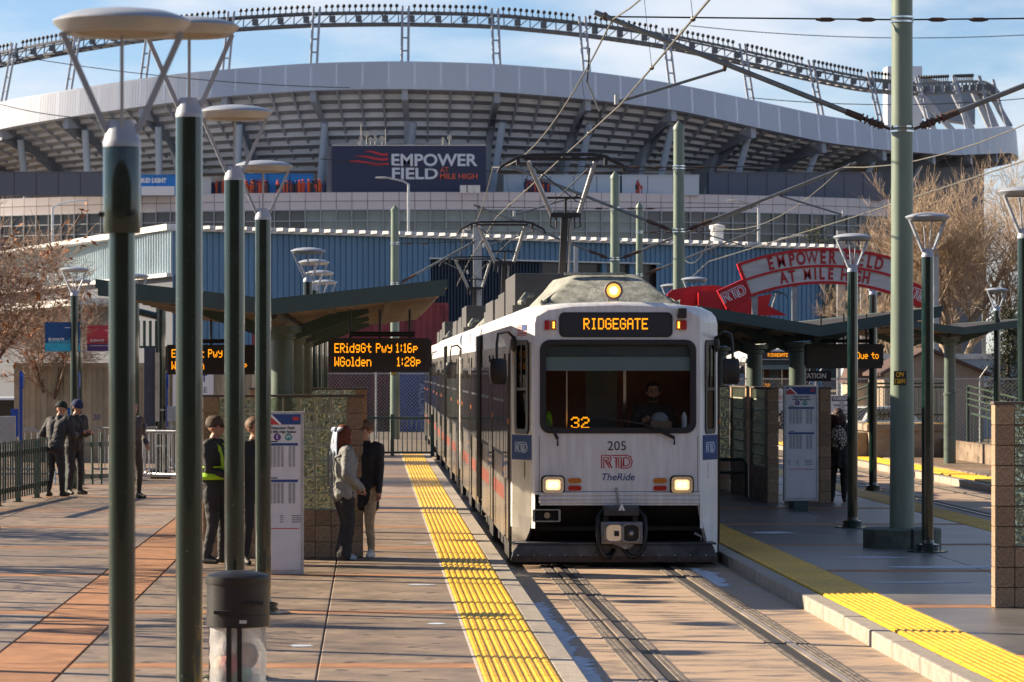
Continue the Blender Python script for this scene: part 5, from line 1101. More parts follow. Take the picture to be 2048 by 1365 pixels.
# chain link fence
def chainmat():
    m = bpy.data.materials.new('chain_link'); m.use_nodes = True; t = m.node_tree; N = t.nodes; K = t.links.new; p = N['Principled BSDF']; p.inputs['Base Color'].default_value = (.32, .33, .34, 1); p.inputs['Metallic'].default_value = .5; return m
CL = chainmat()
def chain_fence(x0, x1, y, h, lb):
    t = thing('chain_link_fence', lb, 'fence', (x0, y, -.12)); W_ = x1-x0; g = M(); p = .13; r = .008
    n = int((W_+h)/p)
    for i in range(n):
        c = i*p
        a0, z0 = (c, 0) if c < W_ else (W_, c-W_); a1, z1 = (c-h, h) if c-h > 0 else (0, c)
        if z0 < h: g.bar((a0, 0, z0), (a1, 0, z1), r, r, (0, 1, 0)); g.bar((W_-a0, .01, z0), (W_-a1, .01, z1), r, r, (0, 1, 0))
    o = g.build('wire_mesh', CL, t); o['kind'] = 'stuff'
    for i in range(int(W_/2.6)+1):
        x = min(W_, 2.6*i); M().tube([(x, .04, 0), (x, .04, h+.05)], .035, 8).build('post', STEEL, t); M().tube([(x, .04, h+.05), (x+.22, -.1, h+.4)], .02, 6).build('outrigger', STEEL, t)
    M().tube([(0, .04, h), (W_, .04, h)], .025, 6).build('top_rail', STEEL, t)
chain_fence(-2.4, 3.2, 121, 2.35, 'chain link fence behind the far end of the left platform'); chain_fence(11.5, 26, 106, 2.2, 'chain link fence behind the far right platform')
# ------------------------------------------------------------------ shipping containers
def container(x, y, z, w_, h_, col, lb, rz=0, dirt=.25):
    m = mat('container_%d_%d_%d' % tuple(int(c*99) for c in col), col, .6, var=dirt, nscale=1.2, stretch=(1, 1, .5)); t = thing('shipping_container', lb, 'container', (x, y, z), rz, 'shipping containers'); d = 2.4
    p = M(); n = int(w_/.28); st = w_/n
    for i in range(n):
        a = i*st; p.add([(a, .04, .15), (a+st*.25, .04, .15), (a+st*.36, 0, .15), (a+st*.78, 0, .15), (a+st*.9, .04, .15), (a+st, .04, .15)]+[(a, .04, h_-.12), (a+st*.25, .04, h_-.12), (a+st*.36, 0, h_-.12), (a+st*.78, 0, h_-.12), (a+st*.9, .04, h_-.12), (a+st, .04, h_-.12)], [(j, j+1, j+7, j+6) for j in range(5)])
    p.build('corrugated_side', m, t); M().box(0, w_, .05, d, .1, h_-.02).build('box', m, t)
    for z0, z1 in ((0, .15), (h_-.12, h_)): M().box(-.02, w_+.02, -.03, .12, z0, z1).build('rail', m, t)
    for x_ in (-.02, w_-.13): M().box(x_, x_+.15, -.035, .1, .0, h_-.001).build('corner_post', m, t)
    return t
BEI = (.36, .31, .22)
cb = container(at(30, 0, 86)[0], 86, -.05, 6.06, 2.60, BEI, 'beige container with a stained corrugated side, behind the two guards'); text('lettering', '20', .2, (2.1, -.01, 1.2), cb, NAVY, ext=.001)
M().box(4.05, 5.1, -.06, -.04, 1.15, 2.45).build('notice_board', WTXT, cb); text('lettering', 'WEST', .26, (4.6, -.065, 2.2), cb, NAVY, bold=.004, ext=.001); text('lettering', 'MOBILE', .2, (4.6, -.065, 1.9), cb, NAVY, ext=.001); text('lettering', 'MINI', .42, (4.6, -.065, 1.42), cb, NAVY, bold=.01, ext=.001)
container(at(395, 0, 92)[0], 92, -.05, 2.5, 2.5, (.40, .41, .42), 'pale grey container between the second and third green lamps')
container(-5.1, 136, -.1, 7.9, 2.58, (.13, .02, .025), 'dark red container at ground level behind the chain link fence', rz=0)
container(-5.4+.6, 136, 2.50, 7.95, 2.58, (.30, .055, .06), 'red container stacked on top, right of the shelter roof')
cb = container(.9, 133.2, -.1, 3.4, 2.58, (.018, .05, .2), 'blue container behind the chain link fence and the far pole')
text('lettering', 'ACON', .42, (1.15, -.06, 1.3), cb, mat('faded_print', (.10, .17, .36), .6, var=0), rot=(0, R(90), 0), bold=.01)
# ------------------------------------------------------------------ blue corrugated building
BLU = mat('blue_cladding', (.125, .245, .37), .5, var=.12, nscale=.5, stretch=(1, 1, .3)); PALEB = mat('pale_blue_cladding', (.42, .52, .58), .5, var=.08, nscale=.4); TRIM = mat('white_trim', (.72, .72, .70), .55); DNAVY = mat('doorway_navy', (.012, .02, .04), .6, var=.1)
bt = thing('warehouse', 'blue corrugated warehouse with a white ridged eave and a dark doorway', 'building', (0, 0, 0))
def ribwall(a, b, z0f, z1f, m, nm, step, skip=None, depth=.07):
    a = Vector(a); b = Vector(b); d = b-a; L_ = d.length; d.normalize(); nr = Vector((d.y, -d.x)); n = int(L_/step); g = M()
    def P(s, o, z): p = a+d*s+nr*o; return (p.x, p.y, z)
    for i in range(n):
        s0 = L_*i/n; s1 = L_*(i+1)/n; w_ = s1-s0; sm_ = (s0+s1)/2/L_
        lo = z0f(sm_); hi = z1f(sm_)
        if skip and skip[0] < sm_ < skip[1]: lo = skip[2]
        q = [(s0, 0), (s0+w_*.72, 0), (s0+w_*.78, depth), (s0+w_*.94, depth), (s1, 0)]
        g.add([P(x, o, lo) for x, o in q]+[P(x, o, hi) for x, o in q], [(j, j+1, j+6, j+5) for j in range(4)])
    return g.build(nm, m, bt)
A_ = (at(345, 0, 160)[0], 160); B_ = (at(1642, 0, 185)[0], 185); C_ = (at(-150, 0, 222)[0], 222)
zt = 8.98
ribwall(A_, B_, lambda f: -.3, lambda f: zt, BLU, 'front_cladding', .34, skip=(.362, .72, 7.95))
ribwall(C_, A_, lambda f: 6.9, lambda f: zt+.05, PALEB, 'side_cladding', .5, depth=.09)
def wallstrip(nm, m, a, b, f0, f1, z0, z1, o0, o1):
    a = Vector(a); b = Vector(b); d = b-a; L_ = d.length; d.normalize(); nr = Vector((d.y, -d.x)); g = M()
    q = [a+d*(L_*f)+nr*o for f, o in ((f0, o0), (f1, o0), (f1, o1), (f0, o1))]
    g.add([(p.x, p.y, z0) for p in q]+[(p.x, p.y, z1) for p in q], [(3, 2, 1, 0), (4, 5, 6, 7), (0, 1, 5, 4), (1, 2, 6, 5), (2, 3, 7, 6), (3, 0, 4, 7)]); return g.build(nm, m, bt)
wallstrip('doorway', DNAVY, A_, B_, .36, .54, -.3, 7.94, -2.5, -.3); wallstrip('doorway_band', mat('brown_glass', (.05, .04, .035), .3), A_, B_, .54, .722, -.3, 7.94, -.6, -.3)
for f in (.58, .635, .68): wallstrip('doorway_post', BLU, A_, B_, f-.004, f+.004, -.3, 7.94, -.29, -.1)
for i in range(36): wallstrip('door_rib', mat('door_blue', (.02, .045, .085), .5), A_, B_, .365+i*.0048, .3662+i*.0048, -.3, 7.9, -.29, -.22)
wallstrip('doorway_lintel', TRIM, A_, B_, .36, .722, 7.94, 8.01, .0, .12)
wallstrip('lower_side_wall', mat('lower_slate', (.05, .06, .085), .6), C_, A_, 0, 1, -.3, 6.88, -.4, -.1); wallstrip('side_white_band', TRIM, C_, A_, 0, 1, 6.80, 6.98, .0, .3); wallstrip('canopy_band', TRIM, C_, A_, 0, .86, 5.6, 5.95, .0, 2.5)
eave = wallstrip('eave', TRIM, A_, B_, 0, 1.03, zt+.005, zt+.12, -.2, .35); wallstrip('eave', TRIM, C_, A_, 0, 1, zt+.055, zt+.34, -.2, .3)
d_ = (Vector(B_)-Vector(A_)); L_ = d_.length; d_.normalize(); nr = Vector((d_.y, -d_.x)); rm_ = M().box(-.17, .17, -.5, .06, 0, .15).mesh('roof_ridge', mat('ridge_grey', (.6, .6, .62), .6)); rz_ = math.atan2(d_.y, d_.x)
for i in range(62): p = Vector(A_)+d_*(L_*(i+.5)/60)+nr*.30; inst(rm_, 'roof_ridge', bt, (p.x, p.y, zt+.122), (0, 0, rz_))
g = M(); ins = Vector(A_)-nr*25; q = [Vector(A_)+nr*.1, Vector(B_)+d_*1.0+nr*.1, Vector(B_)+d_*1.0-nr*30, Vector(C_)-nr*14]
g.add([(p.x, p.y, zt+.0) for p in q], [(0, 1, 2, 3)]); g.build('roof', mat('pale_roof', (.45, .46, .48), .6), bt); wallstrip('end_wall', BLU, B_, (B_[0]-nr.x*28, B_[1]-nr.y*28), 0, 1, -.3, zt-.01, -.3, 0)
k = M(); k.lathe([(.35, zt), (.35, zt+1.0), (.42, zt+1.02), (.42, zt+1.2), (0, zt+1.3)], 14, (at(1438, 0, 181)[0], 182, 0)); k.build('roof_vent', TRIM, bt)
def yard_lamp(u, Y, vt, lb, s=1, base=463):
    x, y, z = at(u, vt, Y); t = thing('arm_lamp', lb, 'street lamp', (x, y, -.3), 0, 'curved arm street lamps'); M().tube([(0, 0, 0), (0, 0, z-.9), (0, 0, z-.3), (-s*.4, 0, z-.05), (-s*1.4, 0, z+.15)], [.11, .09, .08, .07, .06], 8).build('post', mat('lamp_pale', (.55, .57, .58), .4, metal=.3), t, smooth=True); k = M(); k.ball((-s*1.8, 0, z+.17), (.5, .14, .07), 10, 6); k.build('lamp_head', mat('lamp_pale', (.55, .57, .58)), t)
yard_lamp(817, 230, 352, 'curved arm lamp in front of the big stadium sign'); yard_lamp(1517, 240, 398, 'curved arm lamp in front of the stadium windows at right'); yard_lamp(105, 220, 398, 'curved arm lamp behind the left tree', s=-1); yard_lamp(928, 215, 440, 'curved arm lamp behind the pantographs', s=-1); yard_lamp(1548, 215, 468, 'low curved arm lamp above the right end of the warehouse', s=-1)
# ------------------------------------------------------------------ far right: block, ramp, sheds
t = thing('high_block_platform', 'concrete block platform with green railings across the far track', 'platform', at(1740, 738, 91)[:2]+(0,)); RC = mat('block_concrete', (.36, .29, .22), .8, var=.2, nscale=3)
M().box(0, 2.05, 0, 3.0, 0, .70).build('block', RC, t, bevel=.01); M().box(-.1, 2.15, -.1, 3.1, .70, .90).build('ledge', RC, t, bevel=.04); M().box(-.65, -.02, .4, 3, 0, .66).build('side_block', RC, t); M().box(-.05, 2.1, .0, .5, .9, .915).build('yellow_edge', YEL, t)
for z in (1.15, 1.9, 2.0): M().tube([(0, .3, z), (2.1, .3, z)], .025, 6).build('rail', G_RAIL, t)
pm = M().tube([(0, .3, 1.0), (0, .3, 1.9)], .012, 6).mesh('bar', G_RAIL)
for i in range(18): inst(pm, 'bar', t, (.06+.118*i, 0, 0))
for x in (0, 1.05, 2.1): M().box(x-.03, x+.03, .27, .33, .9, 2.02).build('post', G_RAIL, t)
for z in (1.35, 1.95, 1.65): M().tube([(-1.6, 1.5, z-.75), (0, .3, z)], .025, 6).build('rail', G_RAIL, t)
M().box(1.0-1.35, 1.32-1.35, -.02, .02, 1.0, 1.5).build('access_sign', BLUEP, t).location = (1.0, .2, 0); 
t = thing('ramp_railing', 'sloping green railing with bars along the ramp at right', 'railing', (15.7, 88, 0))
for z in (1.95, 1.78, 1.62, 1.46): M().tube([(0, 0, z), (3.4, -6, z-1.1)], .025, 6).build('rail', G_RAIL, t)
for z in (1.25, .35): M().tube([(0, .1, z), (3.4, -5.9, z-1.1 if z > 1 else z-.35)], .03, 6).build('rail', G_RAIL, t)
pm = M().tube([(0, 0, 0), (0, 0, .9)], .014, 6).mesh('bar', G_RAIL)
for i in range(26): f = i/25; inst(pm, 'bar', t, (3.4*f, .1-6*f, .33-.33*f))
for f in (0, .33, .66, 1): M().box(3.4*f-.03, 3.4*f+.03, -6*f, -6*f+.06, -.05, 1.95-1.1*f).build('post', G_RAIL, t)
struct(M().prism([(15.5, -.02), (20, -.02), (20, .0), (15.5, .5)], 80.2, 96).build('ramp', CONC))
TAN = mat('tan_siding', (.30, .235, .175), .75, var=.08, nscale=3); SHR = mat('shingle_brown', (.10, .06, .05), .85, var=.2)
t = thing('shed', 'tan garden shed with a pitched shingle roof behind the railings', 'shed', at(1770, 738, 112)[:2]+(-.3,)); k = M(); gw = 3.3; ez, rz2 = 2.55, 3.3
k.prism([(0, 0), (gw, 0), (gw, ez), (gw/2-.2, rz2), (0, ez)], 0, 4); k.build('wall', TAN, t)
for i in range(1, 9): M().box(gw*i/9-.012, gw*i/9+.012, -.012, -.001, 0, ez).build('siding_batten', TAN, t)
for a, b in (((-.2, ez-.09), (gw/2-.2, rz2+.02)), ((gw/2-.2, rz2+.02), (gw+.2, ez-.09))): M().prism([a, b, (b[0], b[1]+.1), (a[0], a[1]+.1)], -.25, 4.2).build('roof', SHR, t)
dr = M().box(1.75, 2.9, -.05, -.002, 0, 1.9).build('door', TAN, t); M().box(1.6, 3.05, -.07, -.0505, 1.9, 2.05).build('door_head', TAN, t); M().box(1.8, 2.2, -.07, -.0505, 1.5, 1.56).build('hinge', STEEL, dr)
sh2 = thing('shed', 'small cream shed with a brown roof, seen between lamp and thick pole', 'shed', at(1700, 738, 116)[:2]+(-.3,)); M().box(0, 1.4, 0, 2, 0, 2.2).build('wall', mat('cream_siding', (.55, .45, .30), .7), sh2); M().prism([(-.1, 2.2), (1.7, 2.2), (1.5, 2.75), (.1, 2.75)], -.1, 2.1).build('roof', SHR, sh2)
PB_ = mat('pale_blue_siding', (.36, .43, .50), .7, var=.06)
t = thing('site_office', 'pale blue site office with white trim and a small window, behind the tan shed', 'building', at(1705, 738, 122)[:2]+(-.3,)); M().box(0, 9.5, 0, 3, 0, 3.05).build('wall', PB_, t); M().box(-.1, 9.6, -.08, 3.1, 3.05, 3.25).build('eave', TRIM, t)
for i in range(40): M().box(.12+.24*i, .135+.24*i, -.012, -.001, 0, 3.04).build('siding_batten', PB_, t)
M().box(3, 9.5, -.03, -.0125, 2.25, 2.36).build('trim_band', TRIM, t)
for x in (.25, 4.55): w_ = M().box(x, x+.62, -.05, -.013, 1.3, 2.2).build('window', TRIM, t); M().box(x+.12, x+.5, -.06, -.0505, 1.4, 2.05).build('pane', WINM, w_)
# parked car
def small_car(x, y, rz, col, lb):
    t = thing('parked_car', lb, 'car', (x, y, -.3), rz); m = mat('carpaint_%d' % int(col[0]*99), col, .3, var=.05, coat=.5); k = M()
    k.prism([(-2.1, .35), (2.1, .35), (2.15, .7), (1.95, .9), (1.0, .98), (.45, 1.45), (-1.0, 1.47), (-1.75, 1.0), (-2.1, .9)], -.85, .85); k.build('body', m, t, smooth=False, bevel=.06)
    for s in (-1, 1): M().prism([(.85, 1.0), (.38, 1.38), (-.95, 1.40), (-1.5, 1.02)], s*.852, s*.86).build('window', WINM, t)
    M().add([(.99, -.7, 1.0), (.99, .7, 1.0), (.5, .6, 1.41), (.5, -.6, 1.41)], [(0, 1, 2, 3)]).build('windscreen', WINM, t)
    for x_ in (-1.3, 1.3):
        for s in (-1, 1): w_ = M().lathe([(.32, -.1), (.32, .1)], 18, (x_, s*.78, .32), ax=1).build('wheel', BLACK, t); M().lathe([(.2, -.11), (.2, .11)], 14, (x_, s*.78, .32), ax=1).build('rim', STEEL, w_)
    for s in (-1, 1): M().box(2.08, 2.17, s*.6-.15, s*.6+.15, .68, .8).build('headlight', CHROME, t)
    return t
small_car(16.4, 111, R(-140), (.60, .62, .62), 'pale parked car behind the warning sign')
t = thing('pickup_truck', 'white pickup truck with a red tail lamp at the left edge', 'truck', at(-18, 738, 92)[:2]+(-.3,)); m = mat('truck_white', (.72, .72, .73), .3, var=.04)
M().box(-1, 1, 0, 2.2, .55, 1.28).build('cargo_bed', m, t, bevel=.05); M().prism([(-.95, 1.2), (.95, 1.2), (.82, 1.9), (-.82, 1.9)], 2.2, 4).build('cab', m, t, bevel=.05); M().prism([(-.85, 1.32), (.85, 1.32), (.74, 1.82), (-.74, 1.82)], 2.17, 2.195).build('rear_window', WINM, t)
for s in (-1, 1): M().box(s*.86-.12, s*.86+.12, -.03, .3, .9, 1.25).build('tail_lamp', REDL, t); M().lathe([(.36, -.12), (.36, .12)], 18, (s*.85, .6, .36), ax=0).build('wheel', BLACK, t)
M().box(-1, 1, -.15, 0, .5, .66).build('bumper', CHROME, t)
# warning sign
x, y, z = at(1684, 795, 78); t = thing('warning_sign', 'white warning notice reading no trespassing, above the woman in black', 'sign', (x, y, 0)); M().box(-.28, .28, -.01, .01, z-.2, z+.04).box(-.28, .28, -.009, .009, z-.36, z-.2).build('board', WTXT, t); M().box(-.24, .24, -.014, -.0105, z-.09, z+.02).build('header', INK, t); text('lettering', 'WARNING', .115, (0, -.016, z-.035), t, WTXT, bold=.003, xs=.8, ext=.001)
for i, s in enumerate(('NO', 'TRESPASSING', 'RTD', 'PROPERTY')): text('lettering', s, .07, (0, -.012, z-.13-.062*i), t, INK, ext=.001, bold=.001)
M().tube([(0, .03, 0), (0, .03, z)], .025, 8).build('post', STEEL, t)
t = thing('station_name_board', 'small dark board with white letters under the right shelter', 'sign', at(1626, 752, 62)[:2]+(0,)); M().box(-.33, .33, -.02, .02, 2.17, 2.36).build('board', INK, t); text('lettering', 'STATION', .13, (0, -.023, 2.265), t, WTXT, bold=.004, xs=.9, ext=.001); M().tube([(0, .0, 2.36), (0, .0, 3.0)], .02, 6).build('hanger', G_RAIL, t)
# ------------------------------------------------------------------ stadium
ST = thing('stadium', 'large grey stadium bowl with a wavy white rim and a ring of floodlights', 'stadium', (7.5, 460, 0))
SX, SY, RR = 7.5, 460., 80.
def th_of(u, r=RR):
    k = (u-U0)/F; lo, hi = -1.35, 1.35
    for _ in range(60):
        m_ = (lo+hi)/2
        if (SX+r*math.sin(m_))-k*(SY-r*math.cos(m_)) < 0: lo = m_
        else: hi = m_
    return lo
def zcurve(tab, r):
    pts = [];
    for u, v in tab:
        a = th_of(u, r); Y = SY-r*math.cos(a); pts.append((a, CZ+(V0-v)*Y/F))
    pts.sort(); xs = [p[0] for p in pts]; zs = [p[1] for p in pts]
    return lambda a: float(np.interp(a, xs, zs))
def smooth_curve(f, w_=.05): return lambda a: sum(f(a+d*w_/4)*(5-abs(d)) for d in range(-4, 5))/sum(5-abs(d) for d in range(-4, 5))
ztop = smooth_curve(zcurve([(-300, 290), (-120, 240), (0, 203), (182, 172), (345, 148), (620, 126), (800, 122), (985, 127), (1175, 142), (1345, 166), (1512, 201), (1651, 232), (1775, 250), (1862, 259), (1960, 258), (2024, 252)], RR))
zbot = smooth_curve(zcurve([(-300, 350), (-120, 295), (0, 258), (200, 225), (434, 194), (620, 181), (800, 178), (985, 183), (1165, 198), (1345, 219), (1510, 255), (1651, 286), (1780, 302), (1904, 311), (2024, 306)], RR))
RG = 77.
zring = smooth_curve(zcurve([(-300, 210), (-120, 152), (0, 122), (250, 78), (430, 55), (620, 44), (800, 42), (985, 46), (1165, 63), (1337, 87), (1486, 118), (1618, 150), (1734, 174), (1838, 184), (1970, 178)], RG))
def sp(a, r, z): return (r*math.sin(a), -r*math.cos(a), z)     # local to the stadium centre
A0, A1 = -1.0, 1.46; NA = 132
ang = [A0+(A1-A0)*i/NA for i in range(NA+1)]
SW = mat('stadium_white', (.50, .54, .62), .42, metal=.25, var=.06, nscale=.05, stretch=(1, 1, .1)); SGY = mat('stadium_riser', (.62, .63, .66), .7, var=.08, nscale=.3); SDK = mat('stadium_soffit', (.32, .33, .36), .8); SBM = mat('stadium_beam', (.36, .39, .45), .6); SCL = mat('stadium_column', (.36, .42, .50), .5)  # stadium tones lightened to stand in for distance haze
for i in range(0, NA, 2):                                     # rim panels, one sheet per bay with narrow joints
    g = M(); a = ang[i]+.0001; b = ang[i+2]-.0001; c = (a+b)/2
    g.add([sp(a, RR, zbot(a)), sp(c, RR, zbot(c)), sp(b, RR, zbot(b)), sp(b, RR-.3, ztop(b)), sp(c, RR-.3, ztop(c)), sp(a, RR-.3, ztop(a)), sp(a, RR-1.5, ztop(a)), sp(b, RR-1.5, ztop(b)), sp(a, RR-1.5, zbot(a)), sp(b, RR-1.5, zbot(b))],
          [(0, 1, 4, 5), (1, 2, 3, 4), (5, 4, 3, 7, 6), (0, 8, 9, 2, 1)]); 
    for j in range(1, 8):
        d = a+(b-a)*j/8; g.add([sp(d-.0004, RR+.05, zbot(d)+.05), sp(d+.0004, RR+.05, zbot(d)+.05), sp(d+.0004, RR-.24, ztop(d)-.05), sp(d-.0004, RR-.24, ztop(d)-.05)], [(0, 1, 2, 3)])
    g.build('rim_panel', SW, ST)
# stepped underside of the upper deck
NS = 10; ZC = 25.4
for k in range(NS):
    g = M(); f0, f1 = k/NS, (k+1)/NS; vs = []
    for a in ang:
        zt_ = zbot(a)+.6; z0 = zt_+(ZC-zt_)*f0; z1 = zt_+(ZC-zt_)*f1; r0 = RR-1.6-13*f0; r1 = RR-1.6-13*f1
        vs += [sp(a, r0, z0), sp(a, r0-.02, z0+(z1-z0)*.62), sp(a, r1, z1)]
    fs = []
    for i in range(NA): fs += [(3*i, 3*i+3, 3*i+4, 3*i+1)]
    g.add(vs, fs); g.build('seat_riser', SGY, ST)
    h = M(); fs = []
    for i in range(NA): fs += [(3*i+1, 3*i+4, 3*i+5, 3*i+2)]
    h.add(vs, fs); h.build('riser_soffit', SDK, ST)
bay = R(7.6); a0 = R(-2.6)
bays = [a0+bay*i for i in range(-7, 11)]
for a in bays:
    zb = zbot(a)
    g = M(); w_ = .35/RR
    def fin(pts): g.add([sp(a-w_, r, z) for r, z in pts]+[sp(a+w_, r, z) for r, z in pts], [tuple(range(len(pts))), tuple(range(len(pts), 2*len(pts)))[::-1]]+[(i, (i+1) % len(pts), (i+1) % len(pts)+len(pts), i+len(pts)) for i in range(len(pts))])
    fin([(RR-.6, zb+.4), (RR-.5, zb-1.2), (RR-6.5, 31), (RR-11, 22.5), (RR-14.5, 22.5), (RR-14.5, ZC+1)]); g.build('raker_beam', SBM, ST)
    if a < .95: M().tube([sp(a+.012, RR-3.0, min(zb-1, 30.6)), sp(a-.004, RR-5.5, 21)], .42, 10).build('column', SCL, ST, smooth=True)
    for q in (.25, .5, .75):
        b = a+bay*q
        if b < A1-.03:
            zb2 = zbot(b); M().bar(sp(b, RR-1.4, zb2+.3), sp(b, RR-14.2, ZC+.5), .22, .6).build('rib_beam', SBM, ST)
back = M(); vs = []
for a in ang: vs += [sp(a, RR-14.7, 8), sp(a, RR-14.7, ZC+.4)]
back.add(vs, [(2*i, 2*i+2, 2*i+3, 2*i+1) for i in range(NA)]); back.build('concourse_wall', SDK, ST)
lw = M(); vs = []; la = [.8+.68*i/40 for i in range(41)]
for a in la: vs += [sp(a, RR-4.5, 0), sp(a, RR-4.5, zbot(a)-.6), sp(a, RR-1.2, zbot(a)+.1)]
lw.add(vs, [f for i in range(40) for f in ((3*i, 3*i+3, 3*i+4, 3*i+1), (3*i+1, 3*i+4, 3*i+5, 3*i+2))]); lw.build('lower_wall', mat('lower_wall_slate', (.10, .11, .13), .7, var=.1, nscale=.2), ST)
# light ring
ring = M().build('light_ring', STEEL, ST); TRS = mat('truss_grey', (.13, .14, .16), .5, metal=.3); LOB = mat('floodlight_black', (.02, .02, .025), .4)
g = M(); ra = [A0+(1.36-A0)*i/120 for i in range(121)]
for dz, dr, r_ in ((-.35, 0, .20), (-.35, -1.6, .16), (1.0, -.2, .16), (1.0, -1.8, .12)): g.tube([sp(a, RG+dr, zring(a)+dz) for a in ra], r_, 5)
for i, a in enumerate(ra[:-1]):
    b = ra[i+1]; g.tube([sp(a, RG, zring(a)-.35), sp(a, RG-.2, zring(a)+1.0)], .09, 4); g.tube([sp(a, RG, zring(a)-.35), sp(b, RG-.2, zring(b)+1)], .07, 4); g.tube([sp(a, RG, zring(a)-.35), sp(a, RG-1.6, zring(a)-.35)], .10, 4)
    if i % 2: g.box(*[x for p in zip(Vector(sp(a, RG+.2, zring(a)-.1))-Vector((.35, .3, .0)), Vector(sp(a, RG+.2, zring(a)-.1))+Vector((.35, .3, .7))) for x in p])
g.build('truss', TRS, ring)
fl = M().ball((0, 0, .72), (.22, .2, .23), 10, 7); fl.tube([(0, 0, 0), (0, 0, .5)], .07, 5); fl.box(-.2, .2, -.12, .12, 0, .12); fm = fl.mesh('floodlight', LOB)
for a in bays[:-1]:
    for j in range(13):
        b = a+bay*(.1+.8*j/12)
        if A0 < b < 1.13: inst(fm, 'floodlight', ring, sp(b, RG-.3, zring(b)+1.05), (0, 0, b))
for a in bays:
    if not A0 < a < 1.36: continue
    p = M(); zt_ = ztop(a); 
    for s in (-.0047, .0047): p.tube([sp(a+s, RR-1.0, zt_-.3), sp(a+s, RG+.1, zring(a)+1.7)], .15, 6)
    n = 4
    for i in range(n+1):
        f = i/n; r0 = RR-1+(RG+.1-RR+1)*f; z0 = zt_-.2+(zring(a)+1.2-zt_)*f; p.tube([sp(a-.0047, r0, z0), sp(a+.0047, r0, z0)], .1, 5)
    p.build('light_mast', SBM, ring)
# right end: scoreboard block and leaning struts
x, y, z = at(1775, 240, 445); g = M(); g.box(x-SX, x-SX+4.6, y-SY, y-SY+4, 33, 42.6); g.build('scoreboard_back', SW, ST); g = M(); g.prism([(x-SX+2.2, 36.5), (x-SX+12, 35), (x-SX+12, 39.5), (x-SX+2.2, 42.2)], y-SY+2, y-SY+5); g.build('scoreboard_screen', mat('screen_back', (.22, .27, .34), .5, metal=.3), ST)
for (u0, v0, u1, v1) in [(1868, 262, 1832, 185), (1905, 262, 1830, 178), (1945, 262, 1905, 182), (1982, 260, 1945, 180), (2020, 255, 1972, 172), (1995, 262, 1958, 178)]:
    p, q_ = at(u0, v0, 440), at(u1, v1, 440); M().bar((p[0]-SX, p[1]-SY, p[2]), (q_[0]-SX, q_[1]-SY, q_[2]), .9, .7).build('strut', SBM, ST)
# podium: parapet panels, window panes
RP = 90.; dA = 1.74/RP; PNL = mat('parapet_panel', (.64, .59, .60), .45, var=.05, nscale=.2); PGL = mat('podium_glass', (.24, .29, .28), .12, var=.35, nscale=.11, spec=.6); PGD = mat('podium_glass_dark', (.09, .09, .095), .10, var=.4, nscale=.12, spec=.6); MUL = mat('mullion', (.40, .43, .46), .5)  # podium tones carry the same lightening for haze
w_ = 1.74
pmesh = M().box(-w_/2+.03, w_/2-.03, 0, .2, -.47, .47).mesh('parapet_panel', PNL); gmesh = M().box(-w_/2+.05, w_/2-.05, 0, .1, -.53, .53).mesh('window_pane', PGL); gmesh2 = M().box(-w_/2+.05, w_/2-.05, 0, .1, -.53, .53).mesh('window_pane', PGD); mmesh = M().box(-.05, .05, -.1, .15, 10, 20).mesh('mullion', MUL)
i0, i1 = int(th_of(-60, RP)/dA), int(th_of(1790, RP)/dA)
for i in range(i0, i1+1):
    a = dA*i
    for z in (20.45, 21.45): inst(pmesh, 'parapet_panel', ST, sp(a, RP, z), (0, 0, a))
    for j, z in enumerate((19.35, 18.2, 17.05, 15.9)):
        if j == 3 and i < 5: continue
        inst(gmesh if -9 < i < 14 else gmesh2, 'window_pane', ST, sp(a, RP-.1, z), (0, 0, a))
    inst(mmesh, 'mullion', ST, sp(a+dA/2, RP+.05, 0), (0, 0, a+dA/2))
g = M(); pa = [dA*i for i in range(i0-2, i1+6)]
vs = []
for a in pa: vs += [sp(a, RP-.45, 0), sp(a, RP-.45, 21.85), sp(a, RP-22, 21.7)]
g.add(vs, [(3*i, 3*i+3, 3*i+4, 3*i+1) for i in range(len(pa)-1)]); g.build('podium_wall', mat('podium_dark', (.05, .055, .06), .6), ST)
g = M(); g.add(vs, [(3*i+1, 3*i+4, 3*i+5, 3*i+2) for i in range(len(pa)-1)]); g.build('terrace', mat('terrace_concrete', (.32, .31, .30), .8), ST)
g = M()
for z in (18.77, 17.62, 16.47, 19.97): g.tube([sp(a, RP+.02, z) for a in pa], .07, 4)
g.build('transom', MUL, ST)
# stands on the terrace
def terrace_box(u0, u1, vt, lb, col, cat='kiosk', Y=374, d=3, rough=.5, vb=388):
    x0 = at(u0, 0, Y)[0]; x1 = at(u1, 0, Y)[0]; zt_ = at(0, vt, Y)[2]; zb = 21.75; t = thing('terrace_stand', lb, cat, ((x0+x1)/2, Y, zb), 0, 'stands on the stadium terrace'); h = (x1-x0)/2
    m = mat('stand_%d_%d_%d' % tuple(int(c*99) for c in col), col, rough, var=.05); M().box(-h, h, 0, d, 0, zt_-zb).build('box', m, t); n = max(2, int((x1-x0)/2.2))
    for i in range(1, n): x = -h+2*h*i/n; M().box(x-.03, x+.03, -.02, -.001, .05, zt_-zb-.05).build('seam', mat('seam_dark', (.02, .02, .03), .6, var=0), t)
    M().box(-h-.05, h+.05, -.1, d, zt_-zb, zt_-zb+.12).build('roof_edge', m, t); return t, zt_-zb, h
SLATE = (.12, .13, .17); BRB = (.02, .22, .62)
terrace_box(-60, 205, 346, 'dark grey panelled stand at the left end of the terrace', SLATE)
